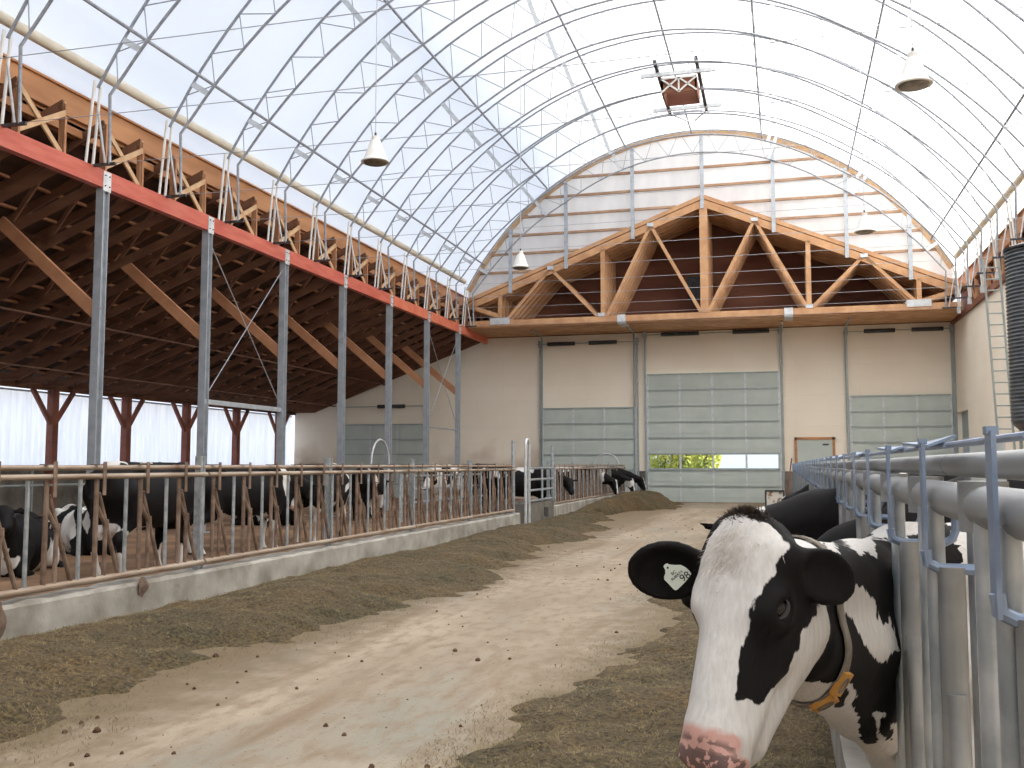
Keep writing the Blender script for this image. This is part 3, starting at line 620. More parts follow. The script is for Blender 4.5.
def make_panel(n=5, post=True):
    r = empty('headlock_fence', (XF, 0, 0)); LEN = n * PT
    q = MB(); q.tube([(.03, .02, 1.395), (.03, LEN - .02, 1.395)], .026, 10); q.build('top_rail', M['rustlight'], r)
    q = MB(); q.tube([(-.05, .02, 1.475), (-.05, LEN - .02, 1.475)], .024, 10); q.build('top_rail', M['rustlight'], r)
    q = MB(); q.tube([(0, .02, .44), (0, LEN - .02, .44)], .033, 10); q.build('bottom_rail', M['rustlight'], r)
    for k in range(n):
        y = (k + .30) * PT; s = -1   # the far side is +y
        def T(a, b, rr, nm, m): MB().tube([(0, y + a[0], a[1]), (0, y + b[0], b[1])], rr, 8).build(nm, M[m], r)
        T((-.03, .46), (-.03, 1.42), .023, 'upright_bar', 'rust')
        T((.40, .46), (.40, 1.42), .019, 'upright_bar', 'galv')
        T((.00, 1.24), (.31, .46), .020, 'slanted_bar', 'rust')
        T((-.02, 1.12), (.11, .93), .020, 'lock_arm', 'rust')
        T((.112, .95), (.105, .46), .020, 'short_upright', 'rust')
        MB().tube([(0, y + .112, .985), (0, y + .118, .915)], .030, 8).build('hinge_collar', M['rust'], r)
        q = MB(); q.box((.058, y - .022, 1.22), (.066, y + .022, 1.53)); q.box((-.09, y - .022, 1.50), (.058, y + .022, 1.508)); q.box((-.006, y - .012, 1.22), (.058, y + .012, 1.232)); q.build('latch_strap', M['rust'], r)
    q = MB(); q.box((-.10, -.05, -.0), (-.03, .0, 1.60)); q.box((-.10, .012, 0), (-.03, .05, 1.60)); q.build('post', M['galv'], r)
    return r
p0 = make_panel(); freeze(p0)
YP = [3.15, 6.40, 9.65, 12.85, 16.1, 19.35]
YP2 = [26.35, 29.6, 32.85, 36.1]
for k, y in enumerate(YP + YP2):
    if k < 6: lab = 'rusty feed fence section on the near left kerb, %s from the gate' % ORD[5 - k]
    else: lab = 'rusty feed fence section on the far left kerb, %s beyond the gate' % ORD[k - 6]
    if k == 0: p0.location = (XF, y, 0); tag(p0, lab, 'fence', 'neck-locking feed fence on the left kerb')
    else: dup(p0, (XF, y, 0), label=lab)
# end posts and gate of the crossing
def hoop(x, y, z1, wdt, lab, ax='y', r_=.03, grp=None):
    q = MB(); P = []; d = (0, 1) if ax == 'y' else (1, 0); R_ = wdt / 2
    P.append((x - d[0]*R_, y - d[1]*R_, 0))
    for k in range(11):
        a = math.pi - math.pi * k / 10; P.append((x + d[0]*R_*math.cos(a), y + d[1]*R_*math.cos(a), z1 - R_ + R_*math.sin(a)))
    P.append((x + d[0]*R_, y + d[1]*R_, 0)); q.tube(P, r_, 10); o = q.build('pipe_hoop', M['lightsteel']); tag(o, lab, 'hoop', grp); return o
hoop(-6.0, 23.1, 2.12, .34, 'tall bent galvanised pipe hoop at the gate end of the near fence', 'y', .035)
o = MB().tube([(-6.25, 22.72, 0), (-6.25, 22.72, 2.08)], .045, 10).build('gate_post', M['galv']); tag(o, 'tall galvanised post where the near left fence ends', 'post')
o = MB().tube([(-6.1, 26.2, 0), (-6.1, 26.2, 2.03)], .045, 10).build('gate_post', M['galv']); tag(o, 'galvanised post at the far side of the small gate', 'post')
hoop(-12.0, 28.2, 2.28, 1.35, 'rounded steel pipe hoop standing in front of the lean-to door', 'y', .035)
hoop(-6.9, 39.2, 1.95, 1.0, 'small pipe hoop at the far end of the left feed fence', 'x', .03)
r = empty('pen_gate', (-6.0, 23.1, 0)); tag(r, 'grey pipe gate with horizontal bars across the gap in the left fence', 'gate'); off = r.location
for z in (.62, .88, 1.14, 1.42): MB().tube([(-6.0, 23.15, z), (-6.05, 26.05, z)], .028, 8).build('rail', M['galv'], r, off=off)
for y in (23.15, 24.6, 26.05): MB().tube([(-6.0, y, .58), (-6.0, y, 1.45)], .028, 8).build('stile', M['galv'], r, off=off)
r = empty('water_trough', (-6.3, 24.6, 0)); tag(r, 'dark boxy water trough under the pipe gate', 'trough'); off = r.location
q = MB(); q.box((-6.75, 23.1, 0), (-6.02, 23.2, .56)); q.box((-6.75, 25.9, 0), (-6.02, 26.0, .56)); q.box((-6.10, 23.2, 0), (-6.02, 25.9, .56)); q.box((-6.75, 23.2, 0), (-6.67, 25.9, .56)); q.box((-6.67, 23.2, .1), (-6.1, 25.9, .38)); q.build('basin', M['concrete2'], r, off=off)
MB().box((-6.04, 24.9, .18), (-6.0, 25.3, .42)).build('access_cover', M['dark'], r, off=off)
# railings inside the pens, behind the fence
for i, (x, y0, y1, lab) in enumerate(((-9.6, 24.0, 33.0, 'grey pipe railing inside the left pen, far part'), (-15.5, 20.0, 31.0, 'grey pipe railing deep under the lean-to'))):
    r = empty('pipe_railing', (x, y0, 0)); tag(r, lab, 'railing'); off = r.location
    for z in (.5, .85, 1.2): MB().tube([(x, y0, z), (x, y1, z)], .03, 8).build('rail', M['galv'], r, off=off)
    for y in np.linspace(y0, y1, 5): MB().tube([(x, y, 0), (x, y, 1.25)], .035, 8).build('post', M['galv'], r, off=off)
r = empty('pipe_railing', (XL + .6, 12, 0)); tag(r, 'thin dark pipe railing along the side curtain', 'railing'); off = r.location
for z in (.9, 1.45): MB().tube([(XL + .6, 10, z), (XL + .6, 38, z)], .035, 8).build('rail', M['doorframe'], r, off=off)
for y in np.linspace(10, 38, 9): MB().tube([(XL + .6, y, 0), (XL + .6, y, 1.5)], .035, 8).build('post', M['doorframe'], r, off=off)

# ------------------------------------------------------------ right kerb and headlock fence beside the camera
o = kerb(.20, .42, YN, 38.5, .34, 'kerb'); tag(o, 'low concrete kerb under the grey pipe fence on the right', 'kerb')
# orientation: kerb() rounds the +x edge, fine from both sides
XP, XU = .295, .352
def make_rpanel(n=5):
    r = empty('pipe_headlock_fence', (0, 0, 0)); LEN = n * PT
    MB().tube([(XP, .004, 1.436), (XP, LEN - .004, 1.436)], .033, 16).build('lower_rail', M['galvpipe'], r)
    MB().tube([(XU, .004, 1.500), (XU, LEN - .004, 1.500)], .024, 14).build('upper_rail', M['galvpipe'], r)
    MB().tube([(XP, .01, .45), (XP, LEN - .01, .45)], .030, 12).build('bottom_rail', M['galvpipe'], r)
    for k in range(n):
        y = (k + .5) * PT
        # flat strap hooked round both rails
        q = MB(); a, b_, z0, z1, t, wd = XP - .047, XU + .052, 1.31, 1.543, .006, .020
        q.box((a, y - wd, z0), (a + t, y + wd, z1)); q.box((a - .002, y - .006, z1 - .004), (a + .012, y + .02, z1 + .006)); q.build('latch_strap', M['galvblue'], r)
        q = MB(); P = [(a + .004, z0 + .03), (a + .008, z0 + .006), (a + .028, z0 - .004), (b_ - .03, z0 - .004), (b_ - .008, z0 + .008), (b_, z0 + .03), (b_, 1.42)]
        q.tube([(p[0], y, p[1]) for p in P], .0105, 8); q.build('loop_bar', M['galvblue'], r)
        MB().tube([(XP, y, .47), (XP, y, 1.31)], .0245, 14).build('swing_tube', M['galvpipe'], r)
        MB().tube([(XP - .02, y + .045, .46), (XP - .02, y + .045, 1.42)], .0175, 12).build('upright_bar', M['galv'], r)
        MB().tube([(XP - .01, y + .25, .46), (XP - .01, y + .25, 1.42)], .016, 12).build('upright_bar', M['galv'], r)
        MB().tube([(XP, y - .02, 1.08), (XP, y - .10, .47)], .0175, 12).build('slanted_bar', M['galvpipe'], r)
        MB().tube([(XP, y + .31, 1.397), (XP, y + .31, 1.475)], .037, 14).build('rail_collar', M['galvpipe'], r)
        q = MB(); q.tube([(XP - .0, y + .004, 1.537), (XP, y + PT - .01, 1.537)], .006, 8); q.build('latch_rod', M['galvblue'], r)
        if k % 2 == 0:
            q = MB(); q.add([(XP - .034, y + .01, 1.532), (XP - .03, y + .46, 1.546), (XP + .03, y + .46, 1.549), (XP + .018, y + .01, 1.552), (XP - .034, y + .01, 1.538), (XP - .03, y + .46, 1.552), (XP + .03, y + .46, 1.555), (XP + .018, y + .01, 1.558)], [(0,3,2,1),(4,5,6,7),(0,1,5,4),(1,2,6,5),(2,3,7,6),(3,0,4,7)]); q.build('latch_plate', M['galvblue'], r)
    q = MB(); q.box((XU + .03, -.04, 0), (XU + .10, .04, 1.56)); q.build('post', M['galv'], r)
    return r
q0 = make_rpanel(); freeze(q0)
YR = [-.265 - .65 - 3.25 + .005 + 3.25 * k for k in range(13)]
YR = [y for y in YR if y < 38]
for k, y in enumerate(YR):
    lab = 'grey galvanised pipe feed fence section on the right, %s from the near end' % ORD[k]
    if k == 0: q0.location = (0, y, 0); tag(q0, lab, 'fence', 'pipe feed fence on the right')
    else: dup(q0, (0, y, 0), label=lab)
# small framed sign leaning at the far end of the right fence
r = empty('floor_marker', (-.35, 36.2, 0)); tag(r, 'small black framed sign-like box standing low at the far end of the right fence', 'box'); off = r.location
q = MB(); q.box((-.72, 36.2, .0), (-.66, 36.3, .62)); q.box((-.10, 36.2, .0), (-.04, 36.3, .62)); q.box((-.66, 36.2, .56), (-.10, 36.3, .62)); q.box((-.66, 36.2, 0.02), (-.10, 36.3, .08)); q.build('frame', M['dark'], r, off=off)
MB().box((-.66, 36.24, .08), (-.10, 36.27, .56)).build('face', M['paleface'] if 'paleface' in M else M.setdefault('paleface', mat('pale_face', (.75, .70, .62), (.32, .2, .12), 4, rough=.6, contrast=(.5, .55))), r, off=off)
q = MB(); q.tube([(-.02, 37.4, 0), (.24, 37.9, 1.75)], .025, 8); o = q.build('leaning_pole', M['redpost']); tag(o, 'thin dark pole leaning at the far end of the right fence', 'pole')

# ------------------------------------------------------------ feed windrows
def feed_edge(y):   # inner edge of the left windrow
    return -3.95 + .30*math.sin(y*.55+1.2) + .16*math.sin(y*1.7) + .07*math.sin(y*4.1) + (-.9 if y > 21 else 0) * min(1, max(0, (y-21)/4)) + .9 * min(1, max(0, (y-31)/4)) - .25*max(0, min(1, (9-y)/9))*0
def hleft(X, Yv):
    E = np.vectorize(feed_edge)(Yv) + .5 * (vnoise(X, Yv, .45, 16) - .5) + .22 * (vnoise(X, Yv, .13, 17) - .5); t = np.clip((X + 6.12) / (E + 6.12), 0, 1.2)
    base = np.where(t < 1, (np.maximum(np.sin(np.clip(t, 0, 1) ** .8 * np.pi), 0) ** .9) * .14 + .015, 0)
    base = base * (0.65 + .7 * vnoise(X, Yv, 1.2, 11)) + .02 * (t < 1)
    far = np.clip((Yv - 27) / 6, 0, 1) * np.clip((39.4 - Yv) / 3.2, 0, 1); base = base + far * .45 * np.exp(-((X + 4.95) / .85) ** 2) * (.7 + .5 * vnoise(X, Yv, 1.5, 14))
    nz = (.055 * (vnoise(X, Yv, .35, 12) - .4) + .035 * (vnoise(X, Yv, .13, 13) - .4) + .018 * (vnoise(X, Yv, .05, 15) - .5))
    fade = np.clip((1.0 - t) / .22, 0, 1)
    return np.where(t < 1, base * np.clip((1 - t) / .3, 0, 1) ** .6 + nz * fade * 1.0, 0) - .012 * (1 - fade) - .03 * (t >= 1)
o = grid(-6.12, -2.9, 1.5, 40.2, 150, 900, hleft).build('feed_windrow', M['feed']); tag(o, 'long windrow of brown green silage feed along the left kerb', 'feed', kind='stuff')
def redge(y): return -1.35 + .22*math.sin(y*.8+.5) + .12*math.sin(y*2.1) + .05*math.sin(y*5) + (.55*min(1, max(0, (y-11)/6)))
def hright(X, Yv):
    E = np.vectorize(redge)(Yv) + .4 * (vnoise(X, Yv, .4, 26) - .5) + .2 * (vnoise(X, Yv, .12, 27) - .5); t = np.clip((.2 - X) / (.2 - E), 0, 1.2)
    base = np.where(t < 1, (1 - t) ** .5 * .10, 0) * (.6 + .8 * vnoise(X, Yv, .8, 21)); fade = np.clip((1 - t) / .22, 0, 1)
    nz = .05 * (vnoise(X, Yv, .3, 22) - .4) + .03 * (vnoise(X, Yv, .12, 23) - .4) + .016 * (vnoise(X, Yv, .045, 24) - .5)
    return base + nz * fade - .012 * (1 - fade) - .03 * (t >= 1)
o = grid(-2.0, .21, 2.2, 34.0, 120, 800, hright).build('feed_windrow', M['feed']); tag(o, 'windrow of chopped silage feed along the right fence under the cow', 'feed', kind='stuff')
# chopped straw lying on the feed
def straw(hf, xr, yr, n, edge, name, lab, seed):
    g = np.random.default_rng(seed); y = yr[0] + (yr[1] - yr[0]) * g.random(n) ** 1.7; x = g.uniform(xr[0], xr[1], n)
    ed = np.vectorize(edge)(y); keep = ((x < ed + .22 * np.abs(g.normal(size=n))) if xr[0] < -5 else (x > ed - .22 * np.abs(g.normal(size=n)))); x, y = x[keep], y[keep]
    z = np.maximum(hf(x, y), 0) + .004; n = len(x); a = g.uniform(0, np.pi, n); L_ = g.uniform(.008, .032, n); W_ = g.uniform(.0009, .0022, n); el = g.normal(.1, .35, n)
    dx, dy, dz_ = np.cos(a) * np.cos(el) * L_, np.sin(a) * np.cos(el) * L_, np.sin(el) * L_; px, py = -np.sin(a) * W_, np.cos(a) * W_
    V = np.stack([np.stack([x-px, y-py, z], 1), np.stack([x+px, y+py, z], 1), np.stack([x+px+dx, y+py+dy, z+np.abs(dz_)+.003], 1), np.stack([x-px+dx, y-py+dy, z+np.abs(dz_)+.003], 1)], 1).reshape(-1, 3)
    m = MB(); m.v = V.tolist(); m.f = [(4*i, 4*i+1, 4*i+2, 4*i+3) for i in range(n)]
    o = m.build(name, M['straw']); tag(o, lab, 'straw', kind='stuff')
straw(hleft, (-6.1, -3.2), (3.2, 18), 64000, feed_edge, 'loose_straw', 'loose chopped straw bits on the left feed windrow', 31)
straw(hright, (-1.9, .2), (3.0, 14), 42000, redge, 'loose_straw', 'loose chopped straw bits on the right feed windrow', 32)
g = np.random.default_rng(40); m = MB()
for k in range(210):
    y = 4.2 + 26 * g.random() ** 1.6; x = g.uniform(-4.4, -.9); rr = abs(g.normal(.006, .006)) + .003
    vs = [(x + rr * g.uniform(.7, 1.3) * math.cos(a) * c, y + rr * g.uniform(.7, 1.3) * math.sin(a) * c, rr * h + .001) for h, c in ((0, 1), (.6, .9), (1.1, .4)) for a in np.linspace(0, 2*math.pi, 6, endpoint=False)]
    fs = [(i*6+j, i*6+(j+1)%6, (i+1)*6+(j+1)%6, (i+1)*6+j) for i in range(2) for j in range(6)] + [tuple(range(12, 18))]; m.add(vs, fs)
o = m.build('feed_crumbs', M['crumb']); tag(o, 'scattered dark feed crumbs on the concrete alley', 'crumbs', kind='stuff')
# mud lumps stuck on the near kerb
for k, (y, h_, lab) in enumerate(((6.62, .30, 'dark mud splat on the kerb, nearest one at the left edge'), (8.47, .16, 'dark mud splat running down the kerb by the second one'))):
    q = MB(); q.smooth = True
    n_ = 14; vs = []
    for i, t in enumerate(np.linspace(0, 1, 7)):
        for a in np.linspace(0, 2*math.pi, n_, endpoint=False):
            rr = .075 * (math.sin(math.pi * (.16 + .8 * t)) ** .6) * (1 + .3 * math.sin(3*a + k + 5*t)); vs.append((XK - .004 + .012 * math.sin(math.pi*t) + .008*math.cos(a)*math.sin(math.pi*t), y + rr * math.sin(a), .385 - h_ * t + .02*math.cos(a)))
    q.add(vs, [(i*n_+j, i*n_+(j+1)%n_, (i+1)*n_+(j+1)%n_, (i+1)*n_+j) for i in range(6) for j in range(n_)] + [tuple(range(n_)), tuple(6*n_ + j for j in range(n_))[::-1]])
    o = q.build('mud_splat', M['mud'] if 'mud' in M else M.setdefault('mud', mat('dried_mud', (.13, .085, .06), (.2, .14, .1), 9, rough=.95, bump=.5, bscale=30))); tag(o, lab, 'mud')

# ------------------------------------------------------------ trees beyond the tall door
def tree(x, y, h, sx, seed, lab):
    g = np.random.default_rng(seed); r = empty('tree', (x, y, -.1)); tag(r, lab, 'tree', 'trees seen through the door window')
    MB().tube([(0, 0, 0), (.05, 0, h*.4), (0, 0.05, h*.8)], [.16, .12, .04], 8).build('trunk', M['bark'], r)
    n = 5200; t = g.random(n); z = h * (.10 + .9 * t); R_ = sx * (np.sin(np.pi * np.clip(.1 + .9*t, 0, 1)) ** .7 + .15) * g.random(n) ** .35; a = g.uniform(0, 2*np.pi, n)
    c = np.stack([R_*np.cos(a), R_*np.sin(a), z], 1); u = g.normal(size=(n, 3)); u /= np.linalg.norm(u, axis=1)[:, None]; v = np.cross(u, g.normal(size=(n, 3))); v /= np.linalg.norm(v, axis=1)[:, None]
    V = np.stack([c - u*.09, c + v*.06, c + u*.09, c - v*.06], 1).reshape(-1, 3); m = MB(); m.v = V.tolist(); m.f = [(4*i, 4*i+1, 4*i+2, 4*i+3) for i in range(n)]; m.build('foliage', M['leaf'], r)
tree(-6.6, 56, 6.0, .9, 1, 'yellow green tree seen through the left door window'); tree(-5.4, 57, 6.5, .8, 2, 'green tree seen through the middle of the door window'); tree(-4.2, 55, 6.0, .8, 3, 'yellow green tree seen through the second door window pane')
#PART3
# ------------------------------------------------------------ cows: one continuous surface each, grown from a smooth distance field
def smin(a, b, k):
    h = np.clip(.5 + .5 * (b - a) / k, 0, 1); return b * (1 - h) + a * h - k * h * (1 - h)
class Body:
    def __init__(s, k=.05): s.p = []; s.k = k
    def cap(s, a, b, r1, r2=None, k=None): s.p.append(('c', np.array(a, float), np.array(b, float), r1, r1 if r2 is None else r2, k or s.k)); return s
    def ell(s, c, r, R=None, k=None): s.p.append(('e', np.array(c, float), np.array(r, float), np.eye(3) if R is None else np.array(R, float), 0, k or s.k)); return s
    def cut(s, c, r, R=None, k=.01): s.p.append(('x', np.array(c, float), np.array(r, float), np.eye(3) if R is None else np.array(R, float), 0, k)); return s
    def xf(s, Mx, T):   # rotate / move every primitive: columns of Mx are the new axes
        Mx = np.array(Mx, float); T = np.array(T, float); o = []
        for t, a, b, c, d, k in s.p:
            if t == 'c': o.append((t, Mx @ a + T, Mx @ b + T, c, d, k))
            else: o.append((t, Mx @ a + T, b, c @ Mx.T, d, k))
        s.p = o; return s
    def join(s, o): s.p += o.p; return s
    def dist(s, P):
        D = np.full(len(P), 9.0)
        for t, a, b, c, d, k in s.p:
            if t == 'c':
                ab = b - a; h = np.clip((P - a) @ ab / max(ab @ ab, 1e-9), 0, 1); q = np.linalg.norm(P - a - h[:, None] * ab, axis=1) - (c + (d - c) * h); D = smin(D, q, k)
            else:
                L_ = (P - a) @ c.T; k0 = np.linalg.norm(L_ / b, axis=1); k1 = np.linalg.norm(L_ / b**2, axis=1); q = k0 * (k0 - 1) / np.maximum(k1, 1e-6)
                D = smin(D, q, k) if t == 'e' else -smin(-D, q, k)
        return D
def nets(body, X, Yv, Z):
    nx, ny, nz = len(X), len(Yv), len(Z)
    # only work near the surface: coarse pass, then fine
    G = np.full((nx, ny, nz), 1.0); st = 4
    ix, iy, iz = [np.unique(np.r_[np.arange(0, n_, st), n_ - 1]) for n_ in (nx, ny, nz)]
    C = np.stack(np.meshgrid(X[ix], Yv[iy], Z[iz], indexing='ij'), -1); dc = body.dist(C.reshape(-1, 3)).reshape(C.shape[:3])
    lim = 1.8 * st * max(np.diff(X).max(), np.diff(Yv).max(), np.diff(Z).max())
    near = np.abs(dc) < lim
    full = lambda A: A[np.ix_(np.searchsorted(ix, np.arange(nx), 'right') - 1, np.searchsorted(iy, np.arange(ny), 'right') - 1, np.searchsorted(iz, np.arange(nz), 'right') - 1)]
    G = full(dc).copy(); mask = full(near)
    idx = np.argwhere(mask); P = np.stack([X[idx[:, 0]], Yv[idx[:, 1]], Z[idx[:, 2]]], 1); G[mask] = body.dist(P)
    s = G < 0; cs = [s[i:nx-1+i, j:ny-1+j, k:nz-1+k] for i in (0, 1) for j in (0, 1) for k in (0, 1)]
    tot = sum(c.astype(int) for c in cs); act = (tot > 0) & (tot < 8); cid = -np.ones(act.shape, int); A = np.argwhere(act); cid[act] = np.arange(len(A))
    V = np.zeros((len(A), 3)); W = np.zeros(len(A)); crd = [X, Yv, Z]
    for ax in range(3):
        o1, o2 = [q for q in range(3) if q != ax]
        for u in (0, 1):
            for v in (0, 1):
                a = A.copy(); a[:, o1] += u; a[:, o2] += v; b = a.copy(); b[:, ax] += 1
                ga, gb = G[tuple(a.T)], G[tuple(b.T)]; m_ = (ga < 0) != (gb < 0); t = np.where(m_, ga / np.where(m_, ga - gb, 1), 0)
                Pa = np.stack([crd[q][a[:, q]] for q in range(3)], 1); Pb = np.stack([crd[q][b[:, q]] for q in range(3)], 1)
                V += np.where(m_[:, None], Pa + (Pb - Pa) * t[:, None], 0); W += m_
    V /= W[:, None]; F_ = []
    for ax in range(3):
        o1, o2 = [q for q in range(3) if q != ax]
        sl = [slice(1, n_ - 1) for n_ in (nx, ny, nz)]; sa = list(sl); sb = list(sl); sa[ax] = slice(0, (nx, ny, nz)[ax] - 1); sb[ax] = slice(1, (nx, ny, nz)[ax])
        ga, gb = s[tuple(sa)], s[tuple(sb)]; E_ = np.argwhere(ga != gb); off = np.array([1, 1, 1]); off[ax] = 0; base = E_ + off; inside = ga[tuple(E_.T)]
        def c_(u, v):
            q = base.copy(); q[:, o1] -= u; q[:, o2] -= v; return cid[tuple(q.T)]
        Q = np.stack([c_(1, 1), c_(0, 1), c_(0, 0), c_(1, 0)], 1); flip = inside if ax != 1 else ~inside; Q = np.where(flip[:, None], Q, Q[:, ::-1]); F_.append(Q[(Q >= 0).all(1)])
    F_ = np.concatenate(F_)
    for _ in range(2):   # light smoothing
        Sm = np.zeros_like(V); Cn = np.zeros(len(V))
        for q in range(4): a, b = F_[:, q], F_[:, (q + 1) % 4]; np.add.at(Sm, a, V[b]); np.add.at(Cn, a, 1); np.add.at(Sm, b, V[a]); np.add.at(Cn, b, 1)
        V = V * .5 + .5 * Sm / np.maximum(Cn, 1)[:, None]
    return V, F_
def mesh_np(name, V, F_, m, parent=None, attrs={}):
    me = bpy.data.meshes.new(name); me.vertices.add(len(V)); me.vertices.foreach_set('co', V.astype(np.float32).ravel())
    me.loops.add(F_.size); me.loops.foreach_set('vertex_index', F_.astype(np.int32).ravel()); me.polygons.add(len(F_)); me.polygons.foreach_set('loop_start', np.arange(0, F_.size, F_.shape[1], dtype=np.int32))
    me.update(calc_edges=True); me.validate(); me.shade_smooth(); me.materials.append(m)
    for k_, a in attrs.items(): at = me.attributes.new(k_, 'FLOAT', 'POINT'); at.data.foreach_set('value', a.astype(np.float32))
    o = bpy.data.objects.new(name, me); COL.objects.link(o)
    if parent: o.parent = parent
    return o
def hide_mat(name, black=(0.007, 0.006, 0.006), white=(0.62, 0.60, 0.57), edge=.012, nscale=38, fur=90, dirty=(.45, .36, .26), dirt=.35, sheen=.0):
    m = bpy.data.materials.new(name); m.use_nodes = True; nt = m.node_tree; N = nt.nodes; L = nt.links; b = N['Principled BSDF']
    tc = N.new('ShaderNodeTexCoord')
    def attr(a): q = N.new('ShaderNodeAttribute'); q.attribute_name = a; return q.outputs['Fac']
    def noise(sc, det, st=(1, 1, 1)):
        mp = N.new('ShaderNodeMapping'); mp.inputs['Scale'].default_value = st; L.new(tc.outputs['Object'], mp.inputs[0]); q = N.new('ShaderNodeTexNoise'); q.inputs['Scale'].default_value = sc; q.inputs['Detail'].default_value = det; L.new(mp.outputs[0], q.inputs['Vector']); return q.outputs['Fac']
    def math_(op, a, b_=None, c=None):
        q = N.new('ShaderNodeMath'); q.operation = op
        for i, v in enumerate((a, b_, c)):
            if v is None: continue
            if isinstance(v, (int, float)): q.inputs[i].default_value = v
            else: L.new(v, q.inputs[i])
        return q.outputs[0]
    def mix(f, a, c):
        q = N.new('ShaderNodeMixRGB'); 
        for i, v in ((0, f), (1, a), (2, c)):
            if isinstance(v, tuple): q.inputs[i].default_value = (*v, 1)
            elif isinstance(v, (int, float)): q.inputs[i].default_value = v
            else: L.new(v, q.inputs[i])
        return q.outputs[0]
    n1 = noise(nscale, 5, (1, 1, .45)); spot = math_('ADD', attr('spot'), math_('MULTIPLY', math_('SUBTRACT', n1, .5), edge * 3.0))
    mr = N.new('ShaderNodeMapRange'); mr.inputs[1].default_value = -edge * .15; mr.inputs[2].default_value = edge * .15; L.new(spot, mr.inputs[0])
    dm = N.new('ShaderNodeMapRange'); dm.inputs[1].default_value = .45; dm.inputs[2].default_value = .8; dm.inputs[4].default_value = dirt; L.new(noise(3.5, 7), dm.inputs[0])
    hair = N.new('ShaderNodeMapRange'); hair.inputs[1].default_value = .3; hair.inputs[2].default_value = .7; hair.inputs[3].default_value = .86; hair.inputs[4].default_value = 1.04; L.new(noise(fur, 6, (1, 1, .13)), hair.inputs[0])
    wc = mix(dm.outputs[0], white, dirty); q = N.new('ShaderNodeMixRGB'); q.blend_type = 'MULTIPLY'; q.inputs[0].default_value = 1; L.new(wc, q.inputs[1]); L.new(hair.outputs[0], q.inputs[2])
    c = mix(mr.outputs[0], q.outputs[0], black)
    # pink skin of the nose with dark freckles
    pm = N.new('ShaderNodeMapRange'); pm.inputs[1].default_value = .25; pm.inputs[2].default_value = .75; L.new(math_('ADD', attr('pink'), math_('MULTIPLY', math_('SUBTRACT', noise(34, 4), .5), math_('MULTIPLY', math_('GREATER_THAN', attr('pink'), .02), 1.1))), pm.inputs[0])
    c = mix(pm.outputs[0], c, (.56, .33, .28))
    fm = math_('MULTIPLY', attr('dark'), math_('GREATER_THAN', math_('ADD', noise(52, 4), math_('MULTIPLY', attr('dark'), .30)), .66)); c = mix(fm, c, (.06, .045, .045))
    hm = N.new('ShaderNodeMapRange'); hm.inputs[1].default_value = .4; hm.inputs[2].default_value = .6; L.new(attr('hoof'), hm.inputs[0]); c = mix(hm.outputs[0], c, (.10, .075, .05))
    L.new(c, b.inputs['Base Color'])
    rg = N.new('ShaderNodeMapRange'); rg.inputs[3].default_value = .72; rg.inputs[4].default_value = .38; L.new(pm.outputs[0], rg.inputs[0]); L.new(rg.outputs[0], b.inputs['Roughness']); b.inputs['Specular IOR Level'].default_value = .16
    b.inputs['Sheen Weight'].default_value = sheen; b.inputs['Sheen Roughness'].default_value = .4
    bp = N.new('ShaderNodeBump'); bp.inputs['Strength'].default_value = .35; bp.inputs['Distance'].default_value = .004; L.new(noise(fur * 1.3, 4, (1, 1, .15)), bp.inputs['Height']); L.new(bp.outputs[0], b.inputs['Normal'])
    return m
M['hide'] = hide_mat('holstein_hide', edge=.03, nscale=14, fur=40)
M['herohide'] = hide_mat('holstein_hide_close', edge=.010, nscale=46, fur=120, dirt=.15, black=(.007, .006, .006))
M['eye'] = mat('cow_eye', (0.012, 0.008, 0.006), rough=.08); M['eyerim'] = mat('eye_rim', (.30, .24, .20), rough=.35)

def head_body(ear=.014, sockets=False, nostrils=True, k=.035):
    """head in its own axes: x to the cow's left, y out of the forehead, z from poll to muzzle, unit metre"""
    b = Body(k)
    b.ell((0, -.085, .075), (.098, .098, .125)).ell((0, -.035, .03), (.060, .045, .060))
    for s_ in (-1, 1):
        b.cap((s_*.050, -.052, .045), (s_*.058, -.050, .165), .052, .048)
        b.ell((s_*.086, -.062, .160), (.030, .040, .048), k=.03)
        b.ell((s_*.058, -.160, .165), (.047, .100, .125))
        b.cap((s_*.052, -.235, .150), (s_*.030, -.150, .420), .045, .032)
        b.cap((s_*.038, -.060, .20), (s_*.030, -.058, .40), .044, .036)
        b.cap((s_*.060, -.11, .24), (s_*.045, -.09, .40), .032, .036)
    b.cap((0, -.045, .15), (0, -.050, .42), .052, .045)
    b.ell((0, -.072, .445), (.076, .056, .062)).ell((0, -.085, .480), (.070, .050, .038), k=.025)
    b.ell((0, -.150, .435), (.048, .034, .050))
    for s_ in (-1, 1): b.ell((s_*.042, -.048, .478), (.026, .020, .030), k=.02)
    if nostrils:
        for s_ in (-1, 1): b.cut((s_*.050, -.060, .512), (.011, .020, .020), k=.012)
        b.cut((0, -.122, .49), (.075, .005, .05), k=.01)
    if sockets:
        for s_ in (-1, 1):
            b.cap((s_*.076, -.034, .130), (s_*.099, -.046, .140), .013, .014, k=.02)
            b.cut((s_*.105, -.058, .156), (.020, .020, .022), k=.012)
    return b
